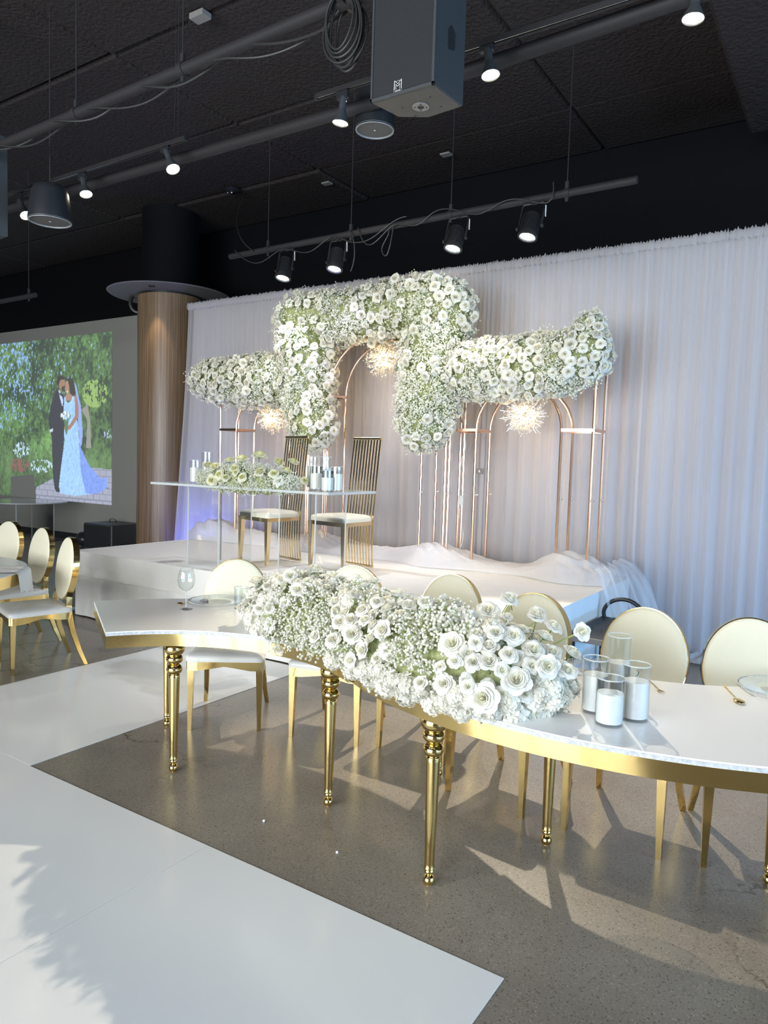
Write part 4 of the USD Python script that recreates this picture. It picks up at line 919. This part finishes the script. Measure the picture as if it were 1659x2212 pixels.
# roses that stand clear of the runner on their stems
for k, (x, y, dia, Y, ax) in enumerate(((1560, 345, 92, 2.62, (.75, -.5, .45)), (1370, 262, 84, 2.72, (.25, -.6, .7)), (1245, 200, 80, 2.72, (0, -.6, .8)))):
    q = z8b(x, y); p = at_y(q[0], q[1], Y); rad = dia/2.074*np.linalg.norm(p-EYE)/FPX/2
    g = stage.GetPrimAtPath('/World/flower_runner'); ax = np.array(ax)/np.linalg.norm(ax)
    inst(ROSES[3+k % 2], 'rose', frame(p, ax, k, rad*1.05), g)
    b = np.array([-1.12-.1*k+(.06 if k == 0 else 0), 2.58, .93]); obj('stem', tube(bez(p-ax*.015, p-ax*.10, (p+b)/2+np.array([0, 0, -.03]), b, 12), .0032, 6), stem_green, g)
SWH = [(405, 335, 79), (455, 300, 74), (420, 245, 66), (375, 250, 66), (520, 225, 66), (600, 200, 99), (720, 185, 112), (555, 262, 61), (610, 320, 71), (725, 277, 87), (495, 320, 61), (845, 335, 87), (820, 300, 74), (840, 230, 81), (945, 225, 74), (905, 272, 79), (1025, 340, 61), (870, 265, 64), (570, 290, 56)]
sp = [(-4.82, 4.47, 1.445, .075), (-4.68, 4.47, 1.46, .11), (-4.35, 4.45, 1.455, .150), (-4.05, 4.45, 1.45, .135), (-3.82, 4.45, 1.44, .09)]
table_flowers('table_garland', 'low centrepiece of cream roses and baby\'s breath on the clear table', [sp], 14, SWH, [], None, PT, FAR_SPRAYS, .040, z6, 3.13, 301, CREAM, (.5, .70), 8, 1.36, .058, .062)
#@AV
# ------------------------------------------------------------------ ceiling services, lamps and loudspeakers
def pipe(name, label, pts, r, mat=pipe_black, hang=(), clamps=True):
    t = thing(name, label, 'pipe'); P = np.asarray(pts, float)
    obj('tube', tube(P, r, 16), mat, t)
    for h in hang:
        k = np.interp(h, P[:, 0], P[:, 1]), np.interp(h, P[:, 0], P[:, 2])
        obj('hanger_rod', tube([(h, k[0], k[1]+r*.9), (h, k[0], ZC)], .005, 6), pipe_black, t)
        obj('clamp', cat(T(lathe([(r, -.022), (r*1.18, -.022), (r*1.18, .022), (r, .022)], 16), (h, k[0], k[1]), rot((0, 1, 0), PI/2)), box(h-.014, h+.014, k[0]-.012, k[0]+.012, k[1]+r, k[1]+r+.06, .002), box(h-.012, h+.012, k[0]-.008, k[0]+.008, k[1]-r-.035, k[1]-r+.004, .002)), pipe_black, t, False)
    return t
pipe('ceiling_pipe', 'thick black pipe hung nearest the camera, wound with a cable', [(-12, 3.23, 4.02), (-5.74, 3.178, 4.0), (-2.38, 3.115, 4.0), (2.5, 3.06, 4.0)], .036, pipe_black, (-8.6, -4.73, -3.62))
pipe('ceiling_pipe', 'long black pipe running behind the spotlight tracks', [(-13, 4.03, 4.0), (-7.1, 4.02, 4.0), (-2.85, 4.06, 4.0), (-.8, 3.95, 4.0), (3.5, 3.95, 4.0)], .043, pipe_black, (-10, .4))
closer = lambda p: EYE+(np.asarray(p, float)-EYE)*.95
pipe('lighting_bar', 'black lighting bar above the stage holding four stage lamps', closer([(-6.10, 6.0, 3.90), (-1.622, 6.0, 3.932)]), .030, pipe_black, tuple(.95*x for x in (-5.53, -4.42, -3.29, -2.196)))
pipe('hanging_pipe', 'short black pipe hung by cables at the far left above the screen', [(-10.6, 5.35, 3.60), (-8.8, 5.31, 3.60)], .03, pipe_black, (-10.3, -8.95))
def cable(name, label, pts, r=.006, n=80):
    t = thing(name, label, 'cable'); obj('lead', tube(spline(pts, n), r, 6), cable_black, t); return t
def wound(x0, x1, y, z, turns, r, sag):
    x = np.linspace(x0, x1, 26); ph = np.linspace(0, turns*2*PI, 26)
    return np.c_[x, y+r*np.cos(ph), z+r*np.sin(ph)-sag*np.abs(np.sin(ph*.5))]
cable('ceiling_cable', 'black cable wound loosely along the thick ceiling pipe', wound(-9, -2.0, 3.15, 4.0, 7.5, .044, .05), .007, 160)
cable('ceiling_cable', 'second black cable sagging below the thick ceiling pipe', wound(-8.5, -2.2, 3.15, 3.995, 5.3, .050, .07), .006, 160)
for lab, pts in (('black lead looping along the lighting bar between the left lamps', [(-6.0, 5.97, 3.95), (-5.85, 5.95, 3.84), (-5.55, 5.93, 3.76), (-5.28, 5.95, 3.86), (-5.1, 5.95, 3.82), (-4.85, 5.93, 3.79), (-4.6, 5.95, 3.9), (-4.45, 5.94, 3.84), (-4.15, 5.93, 3.80), (-3.9, 5.95, 3.93), (-3.75, 5.97, 3.97)]),
        ('black lead looping along the lighting bar towards the right lamps', [(-4.3, 5.95, 3.94), (-4.05, 5.93, 3.78), (-3.85, 5.94, 3.90), (-3.6, 5.93, 3.86), (-3.45, 5.95, 3.95), (-3.2, 5.94, 3.93), (-2.95, 5.93, 3.86), (-2.75, 5.94, 3.93), (-2.5, 5.95, 3.90), (-2.35, 5.95, 3.86), (-2.3, 5.95, 4.02)]),
        ('black lead hanging in a long narrow loop between the middle lamps', [(-3.95, 5.95, 3.9), (-3.97, 5.94, 3.76), (-3.99, 5.93, 3.66), (-3.95, 5.93, 3.62), (-3.91, 5.93, 3.68), (-3.89, 5.94, 3.8), (-3.88, 5.96, 3.92)]),
        ('black lead dropping from the lighting bar beside the violet lamp', [(-4.40, 5.95, 3.93), (-4.33, 5.93, 3.80), (-4.32, 5.93, 3.65), (-4.36, 5.93, 3.52)]),
        ('black lead hanging from the ceiling hook to the end of the lighting bar', [(-6.9, 7.0, 5.12), (-6.45, 6.5, 4.7), (-6.1, 6.1, 4.25), (-5.85, 5.97, 4.0), (-5.7, 5.95, 3.90)])):
    cable('lamp_lead', lab, closer(pts), .0055, 90)
def track(label, x0, x1):
    t = thing('lighting_track', label, 'lighting track'); y, z = 3.812, 4.0
    obj('rail', cat(box(x0, x1, y-.018, y+.018, z+.004, z+.018, .002), box(x0, x1, y-.018, y-.010, z-.014, z+.006, .001), box(x0, x1, y+.010, y+.018, z-.014, z+.006, .001)), pipe_black, t, False)
    obj('contact_strip', box(x0, x1, y-.0035, y+.0035, z-.008, z+.004, .0), chrome, t, False)
    obj('end_cap', box(x0-.012, x0, y-.019, y+.019, z-.015, z+.019, .002), black_plastic, t, False); obj('end_cap', box(x1, x1+.012, y-.019, y+.019, z-.015, z+.019, .002), black_plastic, t, False)
    for h in (x0+.12, x1-.10):
        for dx in (-.02, .02): obj('hanger_wire', tube([(h+dx, y, z+.018), (h+dx*.6, y, ZC)], .003, 5), pipe_black, t)
track('lighting track with three lit spotlights at the upper left', -7.6, -4.36)
track('lighting track with lit spotlights passing behind the large loudspeaker', -3.11, 1.2)
track_rear = thing('lighting_track', 'lighting track above the dance floor behind the camera', 'lighting track'); obj('rail', box(-7.5, 3, -.42, -.38, 3.99, 4.02, .003), pipe_black, track_rear, False)
for h in (-6.5, -2, 2): obj('hanger_rod', tube([(h, -.4, 4.02), (h, -.4, ZC)], .005, 6), pipe_black, track_rear)
lamp_face = glow('spot_lens', (1., .88, .66), 22.)
shade_mat = plain('lamp_shade', (.05, .055, .06), .35)
def to_axis(d):
    z = np.asarray(d, float); z /= np.linalg.norm(z); a, b = perp(z); return np.stack([a, b, z], 1)
SPOTN = [0]
def track_light(label, top, lens, target, k, color=WARM, cone=25, ry=3.812):
    top, lens = np.asarray(top, float), np.asarray(lens, float); d = lens-top; L = np.linalg.norm(d); R = to_axis(d)
    t = thing('track_light', label, 'spotlight', top, 0, 'spotlights on the ceiling tracks' if label is None else None)
    obj('adapter', box(-.05, .035, -.016, .016, -.012, 3.985-top[2], .003), black_plastic, t, False)
    obj('bracket', tube([(0, 0, -.01), (.022, 0, .01), (.024, 0, -.03), (.0, 0, -.04)], .004, 6), chrome, t)
    obj('neck', T(lathe([(0, .0), (.021, 0), (.023, .01), (.023, L*.45), (0, L*.45)], 20), R=R), shade_mat, t, 40)
    obj('shade', T(lathe([(.022, L*.42), (.024, L*.5), (.052, L*.97), (.054, L), (.050, L), (.048, L*.97), (.02, L*.52)], 32), R=R), shade_mat, t, 40)
    obj('lens', T(lathe([(0, L*.985), (.025, L*.982), (.047, L*.955), (0, L*.95)], 28), R=R), lamp_face, t, 60)
    n = SPOTN[0]; SPOTN[0] += 1
    spot(f'/World/track_beam_{n:03d}', lens+d/L*.03, target, k, color, cone, .045, .5)
for lab, tx, tz, lx, lz, tg in (('lit spotlight nearest the camera at the top right corner', -.80, 3.93, -.806, 3.80, (-2.3, 6.1, 2.4)), ('lit spotlight just right of the large loudspeaker', -1.892, 3.965, -1.862, 3.81, (-3.3, 6.1, 2.5)),
        ('lit spotlight between the track end and the hanging pendant speaker', -2.892, 3.947, -2.906, 3.784, (-4.2, 6.2, 2.9)), ('lit tilted spotlight at the right end of the left track', -4.574, 3.96, -4.478, 3.797, (-3.9, 5.9, 1.7)),
        ('lit spotlight in the middle of the left track', -5.617, 3.945, -5.553, 3.797, (-5.0, 6.1, 2.5)), ('lit tilted spotlight at the left end of the left track', -6.56, 3.925, -6.438, 3.762, (-5.9, 6.1, 2.2))):
    track_light(lab, (tx, 3.812, tz), (lx, 3.80, lz), tg, K_TRACK)
for i, (x, tg) in enumerate(((-6.2, (-5.4, 3.2, .6)), (-4.6, (-3.9, 3.2, .5)), (-2.9, (-2.4, 3.0, .8)), (-1.2, (-1.2, 2.8, .8)), (.6, (-.5, 3.1, .7)), (2.2, (-.6, 6.6, 1.6)))):
    top = np.array([x, -.4, 3.95]); dd = np.asarray(tg)-top; track_light(('first', 'second', 'third', 'fourth', 'fifth', 'sixth')[i]+' spotlight from the left on the track behind the camera', top, top+dd/np.linalg.norm(dd)*.16, tg, K_FRONT, (1., .94, .82), 27)
def stage_lamp(label, tx, tz, lx, lz, target, k, color, bright, cone=36, yt=6.0):
    top = closer([tx, yt, tz]); lens = closer([lx, yt-.07, lz]); d = lens-top; L = np.linalg.norm(d); R = to_axis(d)
    t = thing('stage_lamp', label, 'stage light', top)
    prof = [(0, .03), (.060, .035), (.068, .05), (.070, L-.03), (.082, L-.02), (.082, L), (.066, L), (.062, L-.012)]
    obj('housing', T(lathe(prof, 32), R=R), black_metal, t, 40)
    obj('cooling_fins', T(cat(*[bar((.072*math.cos(a), .072*math.sin(a), .055), (.072*math.cos(a), .072*math.sin(a), L-.04), .004, .010) for a in np.arange(28)*2*PI/28]), R=R), black_metal, t, False)
    obj('lens', T(lathe([(0, L-.006), (.060, L-.010), (0, L-.014)], 32), R=R), glow('lamp_face_'+bright[0], bright[1], bright[2]), t, 60)
    w = .098; mid = R[:, 2]*L*.62
    obj('yoke', tube([(-w, 0, -.0)+mid, (-w, 0, .04), (-w+.015, 0, .06), (w-.015, 0, .06), (w, 0, .04), (w, 0, -.0)+mid], .008, 8), black_metal, t)
    for sx in (-1, 1): obj('yoke_knob', T(lathe([(0, 0), (.016, .0), (.016, .018), (0, .018)], 10), np.array([sx*w, 0, 0])+mid, rot((0, 1, 0), sx*PI/2)), black_metal, t)
    zb = closer([0, 0, 3.9+.032*(tx+6.1)/4.48])[2]-.029-top[2]
    obj('clamp', box(-.02, .02, -.02, .02, .055, zb, .003), black_metal, t, False)
    obj('status_strip', box(w+.006, w+.012, -.012, .0, -.06, .03, .001), white_plastic, t, False)
    spot(f'/World/stage_beam_{numbered("", "sb")}', lens+d/L*.03, target, k, color, cone, .028, .5)
stage_lamp('stage lamp at the left end of the lighting bar with a cool white face', -5.257, 3.80, -5.25, 3.548, (-4.9, 5.5, .6), K_STAGE*.9, COOL, ('white', (.85, .95, 1.), 18.), 44)
stage_lamp('stage lamp with a violet blue glow, second from the left', -4.573, 3.805, -4.565, 3.561, (-4.2, 5.7, .7), K_STAGE*.28, VIOLET, ('violet', (.55, .62, 1.), 20.), 52)
stage_lamp('stage lamp with a bluish white face, third from the left', -3.204, 3.82, -3.219, 3.586, (-2.8, 5.3, .6), K_STAGE*.9, (1., .92, .80), ('white', (.85, .95, 1.), 18.), 42)
stage_lamp('rightmost stage lamp on the lighting bar with a white face', -2.484, 3.825, -2.502, 3.589, (-1.1, 2.9, .2), K_STAGE*4.5, (1., .88, .68), ('white', (.85, .95, 1.), 18.), 32)

def loudspeaker(label, dx, dy, dz):
    t = thing('loudspeaker', label, 'loudspeaker', (-1.94+dx, 3.15+dy, 3.4+dz)); o = np.array([-1.94, 3.15])
    P = np.array([(-2.124, 3.022), (-1.767, 3.022), (-1.749, 3.272), (-1.951, 3.29), (-2.084, 3.211)])-o; H = .80
    pl = Polygon(P); inner = pl.buffer(-.006)
    obj('cabinet', hullp([(x, y, z) for q, z in ((inner, 0), (pl, .006), (pl, H-.006), (inner, H)) for x, y in q.exterior.coords]), cabinet_black, t, False)
    obj('grille', box(-2.112+1.94, -1.778+1.94, -.1345, -.127, .018, H-.02, .004), grille_black, t, False)
    obj('trim', cat(box(-.184, -.172, -.138, -.126, .0, H, .002), box(.160, .174, -.138, -.126, 0, H, .002), box(-.184, .174, -.138, -.126, 0, .016, .002)), cabinet_black, t, False)
    obj('handle_recess', T(prism(Polygon([(-.020, -.045), (.016, -.035), (.020, .03), (-.006, .050), (-.022, .03)]).buffer(.008), -.012, .0015), (.190-.004, .0, .262), np.array([[.072, 0, .997], [1, 0, 0], [0, 1, 0]])@np.eye(3)), black_plastic, t, False)
    ds = obj('mount_plate', T(lathe([(.016, -.003), (.042, -.003), (.042, .001), (.016, .001), (.016, -.003)], 32), (.012, .02, 0)), grey_plastic, t, 30)
    obj('socket', T(lathe([(0, .0015), (.0165, .0015), (.0165, -.004), (.014, -.004), (.014, -.001), (0, -.001)], 20), (.012, .02, 0)), black_plastic, t, 30)
    for k in range(4): obj('screw', T(lathe([(0, -.005), (.004, -.005), (.004, 0), (0, 0)], 8), (.012+.029*math.cos(k*PI/2+.5), .02+.029*math.sin(k*PI/2+.5), 0)), black_metal, t)
    for x, y in ((-.07, -.02), (.10, -.04), (-.06, .09), (.10, .07)): obj('screw', T(lathe([(0, -.003), (.004, -.003), (.004, .001), (0, .001)], 8), (x, y, 0)), black_metal, t)
    # maker's badge on the grille: a square with a double-stroked M, lettering below
    b = thing('badge', 'square badge with a white letter M', None, (-.024, -.1348, .038), parent=str(t.GetPath()))
    Rb = rot((1, 0, 0), PI/2); F = lambda m, y=0: T(m, (0, y, 0), Rb)
    obj('backing', F(prism(Polygon([(-.023, -.027), (.023, -.027), (.023, .027), (-.023, .027)]), 0, .002)), black_plastic, b, False)
    from shapely.geometry import LineString
    m = LineString([(-.015, -.013), (-.015, .020), (0, .006), (.015, .020), (.015, -.013)]); a = m.buffer(.0052, cap_style=2, join_style=2); i = m.buffer(.0030, cap_style=2, join_style=2)
    mono = a.difference(i); box4 = Polygon([(-.022, -.026), (.022, -.026), (.022, .026), (-.022, .026)]); fr = box4.difference(box4.buffer(-.001))
    obj('letter', F(cat(*[prism(g, .002, .003) for q in (mono, fr) for g in (q.geoms if hasattr(q, 'geoms') else [q])])), white_plastic, b, False)
    tm = meshkit.text_mesh('MARTIN', .0055, .001, True); tm.apply_translation((-(tm.bounds[0, 0]+tm.bounds[1, 0])/2, -.0225, .002)); obj('lettering', F((np.asarray(tm.vertices), np.asarray(tm.faces))), white_plastic, b, False)
    obj('bracket', cat(box(-.05, .09, .0, .06, H, H+.03, .003), tube([(.02, .03, H+.02), (.02, .03, ZC-3.4-dz)], .025, 12)), black_metal, t, False)
loudspeaker('large black loudspeaker cabinet hanging at the top centre', 0, 0, 0)
e = at_z(17, 512, 3.4); loudspeaker('black loudspeaker cabinet whose corner shows at the left edge', e[0]+1.749, e[1]-3.272, 0)
def pendant_speaker(label, x, y, zb, r, h):
    t = thing('pendant_speaker', label, 'pendant speaker', (x, y, zb))
    obj('body', lathe([(r*.93, .004), (r, .0), (r*1.0, .012), (r*.985, h*.3), (r*.86, h*.8), (r*.74, h*.96), (r*.6, h), (0, h)], 40), black_plastic, t, 50)
    obj('rim', lathe([(r*.92, .008), (r*.93, -.004), (r*.985, -.004), (r*1.002, .008), (r*.92, .008)], 40), plain('rim_grey', (.30, .31, .32), .4), t, 40)
    obj('grille', lathe([(0, .0), (r*.70, .001), (r*.92, .006), (0, .012)], 40), plain('cone_grey', (.12, .115, .11), .7, bump=.001, scale=400), t, 50)
    obj('centre_cap', lathe([(0, -.003), (r*.05, -.002), (r*.05, .004), (0, .004)], 12), white_plastic, t, 50)
    obj('hanging_cable', tube([(0, 0, h-.01), (0, 0, ZC-zb)], .005, 6), pipe_black, t)
p = at_y(*(600+695/3.318, 935/3.318), 4.2); pendant_speaker('black pendant speaker half hidden behind the large loudspeaker', p[0], 4.2, p[2], .133, .30)
p = at_y(108, 479, 3.5); pendant_speaker('black pendant speaker hanging at the left between two spotlights', p[0], 3.5, p[2], .165, .28)
cc = thing('cable_coil', 'coiled black cable hanging left of the large loudspeaker', 'cable', (-2.36, 3.10, 4.0))
for k in range(9):
    th = np.linspace(0, 2*PI, 40); a, b = .085+.012*(k % 4), .135+.012*(k % 5)
    obj('loop', tube(np.c_[a*np.cos(th)+rng.normal(0, .004), .012*k-.05+.008*np.sin(th*2+k), b*np.sin(th)-.13-.004*k], .006, 6, False), cable_black, cc)
obj('strap', box(-.015, .015, -.06, .07, -.03, .035, .003), black_plastic, cc, False)
jb = thing('junction_box', 'grey junction box on the ceiling with a conduit at the top', 'junction box', (-4.583, 4.144, ZC-.02)); obj('lid', box(-.075, .075, -.05, .05, -.045, .0, .004), grey_plastic, jb, False); obj('conduit', tube([(-.07, 0, -.02), (-.11, -.01, -.03), (-.13, -.03, -.10), (-.14, -.5, -.9)], .006, 6), pipe_black, jb)
for lab, x, y in (('small grey plate on the ceiling above the left lamps', -5.869, 7.43), ('small grey plate on the ceiling above the middle lamps', -4.144, 7.40)):
    q = thing('ceiling_plate', lab, 'plate', (x, y, ZC-.01)); obj('cover', box(-.06, .06, -.045, .045, -.02, .0, .003), grey_plastic, q, False)
hk = thing('ceiling_hook', 'black bracket with bright bolts on the ceiling above the left curtain', 'bracket', (-7.097, 7.0, ZC-.01)); obj('base', lathe([(0, 0), (.10, 0), (.11, -.02), (.06, -.05), (0, -.05)][::-1], 20), black_metal, hk); obj('bolt', cat(ball((.02, -.03, -.06), .018, 1), ball((-.05, -.03, -.05), .014, 1)), chrome, hk)

# ------------------------------------------------------------------ things standing about
sb = thing('subwoofer', 'black subwoofer cabinet on the floor under the wall screen', 'loudspeaker', (-10.67, 7.83, 0))
obj('cabinet', box(-.38, .38, -.31, .31, .0, .45, .012), cabinet_black, sb, False); obj('grille', box(-.36, .36, -.322, -.305, .03, .42, .004), grille_black, sb, False); obj('cable_stub', tube(spline([(-.05, .1, .45), (-.05, .08, .50), (-.12, .05, .51), (-.2, .1, .46)], 14), .006, 6), cable_black, sb)
cable('floor_cable', 'tangle of black cables on the floor left of the subwoofer', [(-12.6, 7.9, .02), (-12.2, 7.5, .02), (-11.8, 7.9, .06), (-11.6, 7.5, .02), (-11.3, 7.85, .12), (-11.15, 7.7, .2), (-11.1, 7.9, .3)], .012)
bag = thing('cable_bag', 'slumped black bag leaning on the left of the subwoofer', 'bag', (-11.28, 7.75, 0)); v, f = ball((0, 0, .13), 1, 3, (.17, .2, .14)); v = v*(1+.15*(meshkit.noise(v*9, 2)[:, None]-.5)); v[:, 2] = np.maximum(v[:, 2], .003); obj('shell', (v, f), black_plastic, bag, True)
stp = thing('stage_step', 'black step with a tubular handrail at the right side of the stage', 'step', (-1.50, 5.38, 0))
obj('tread', box(-.17, .17, -.42, .42, .43, .46, .004), plain('step_tread', (.03, .032, .038), .6, bump=.001, scale=300), stp, False); obj('nosing', cat(box(.165, .178, -.42, .42, .425, .463, .001), box(-.17, .178, -.43, -.418, .425, .463, .001)), grey_plastic, stp, False)
for x in (-.14, .14):
    for y in (-.38, .38): obj('leg', bar((x, y, .43), (x, y, 0), .035), black_metal, stp, False)
obj('lower_tread', box(.02, .30, -.40, .40, .20, .23, .004), LOOKS['step_tread'], stp, False)
obj('handle', tube(spline([(-.13, .40, .44), (-.13, .40, .55), (-.07, .41, .60), (.08, .41, .60), (.14, .41, .55), (.15, .40, .44)], 30), .016, 10), black_metal, stp)
gtb = thing('glass_table', 'round glass table on a clear box base below the projected picture', 'table', (-12.30, 7.20, 0))
obj('tabletop', lathe([(0, .742), (.70, .742), (.71, .751), (.70, .76), (0, .76)], 56), glassy, gtb, 40); obj('top_edge', lathe([(.700, .743), (.712, .743), (.712, .759), (.700, .759), (.700, .743)], 56), acrylic_edge, gtb, 40)
for x0, x1, y0, y1 in ((-.35, .35, -.35, -.34), (-.35, .35, .34, .35), (-.35, -.34, -.34, .34), (.34, .35, -.34, .34)): obj('panel', box(x0, x1, y0, y1, .003, .742, .001), acrylic, gtb, False)
for x in (-.345, .345):
    for y in (-.345, .345): obj('panel_edge', bar((x, y, 0), (x, y, .742), .012), acrylic_edge, gtb, False)
cv_ = thing('bar_chair', 'gold bamboo style chair at the left edge by the glass table', 'chair', (-11.93, 6.13, 0), .3)
for x in (-.17, .17):
    obj('leg', tube([(x, -.17, 0), (x, -.17, .45)], .014, 8), gold_dark, cv_); obj('back_post', tube([(x, .17, 0), (x, .17, .45), (x*.96, .22, 1.0)], .014, 8), gold_dark, cv_)
obj('seat', box(-.19, .19, -.19, .19, .44, .475, .01), seat_white, cv_, False)
for z in (.55, .66, .82, .98): obj('back_rail', tube([(-.168, .18+(z-.45)*.09, z), (.168, .18+(z-.45)*.09, z)], .012, 8), gold_dark, cv_)
for k in range(4): obj('spindle', tube([(-.1+.067*k, .20, .66), (-.1+.067*k, .22, .98)], .008, 6), gold_dark, cv_)
ps = thing('power_strip', 'white power strip with lead on the floor behind the middle of the curved table', 'power strip', (*at_z(795, 1489, 0)[:2], 0), .35); obj('body', box(-.10, .10, -.025, .025, .0035, .035, .006), white_plastic, ps, False); obj('lead', tube(spline([(.10, 0, .012), (.2, .03, .008), (.3, -.06, .008), (.45, -.03, .008)], 24), .004, 6), white_plastic, ps)
for lab, x, y in (('tiny white foam ball on the concrete nearer the white floor', 570, 1773), ('tiny white foam ball on the concrete nearer the curved table', 728, 1841)):
    q = at_z(x, y, .006); w_ = thing('foam_ball', lab, 'ball', (q[0], q[1], .006)); obj('ball', ball((0, 0, 0), .006, 1), foam_white, w_, True)
# uplights that wash the drapes: one hidden between column and stage, one added at the right to turn the stage side blue
blue_face = glow('uplight_face', (.18, .25, 1.), 14.)
def uplight(label, x, y, target, k, color):
    t = thing('uplight', label, 'uplight', (x, y, 0))
    obj('housing', lathe([(0, 0), (.07, 0), (.075, .02), (.075, .16), (.068, .17), (.064, .16), (0, .16)], 24), black_metal, t, 40); obj('lens', lathe([(0, .162), (.062, .162), (0, .166)], 24), blue_face, t, 40)
    spot(f'/World/uplight_beam_{numbered("", "ul")}', (x, y, .20), target, k, color, 75, .05, .6)
uplight('blue uplight on the floor between the column and the stage', -7.25, 6.40, (-7.35, 6.9, 1.0), K_UP, (.16, .20, 1.))
uplight('added blue uplight on the floor beyond the chairs, tinting the stage side', .15, 5.0, (-1.8, 5.7, .45), K_UP*.9, (.10, .40, 1.))

# repeats carry the phrase their kind shares
GROUPS = {'oval_back_chair': 'oval backed gold chairs', 'slat_back_chair': 'tall slat backed chairs on the stage', 'stage_lamp': 'stage lamps on the lighting bar', 'track_light': 'spotlights on the ceiling tracks', 'sand_candle': 'sand candles in glass cylinders', 'pillar_candle': 'candles in glass on the clear table',
    'arch_stand': 'gold arch stands on the stage', 'firework_chandelier': 'crystal burst chandeliers', 'flower_garland': 'flower garlands on the arches', 'serpentine_table': 'curved head table sections', 'curtain': 'white sheer drapes', 'charger_plate': 'glass charger plates', 'wine_glass': 'wine glasses', 'lamp_lead': 'leads along the lighting bar',
    'loudspeaker': 'hanging loudspeakers', 'pendant_speaker': 'pendant speakers', 'ceiling_pipe': 'black ceiling pipes', 'lighting_track': 'lighting tracks', 'ceiling_cable': 'cables on the ceiling pipe', 'uplight': 'blue uplights', 'drape_upright': 'drape uprights', 'ceiling_plate': 'small ceiling plates', 'foam_ball': 'foam balls on the floor', 'spoon': 'gold spoons'}
for p in WORLD.GetChildren():
    n = p.GetName(); n = n[:-4] if n[-4:-3] == '_' and n[-3:].isdigit() else n
    if n in GROUPS: p.SetCustomDataByKey('group', GROUPS[n])
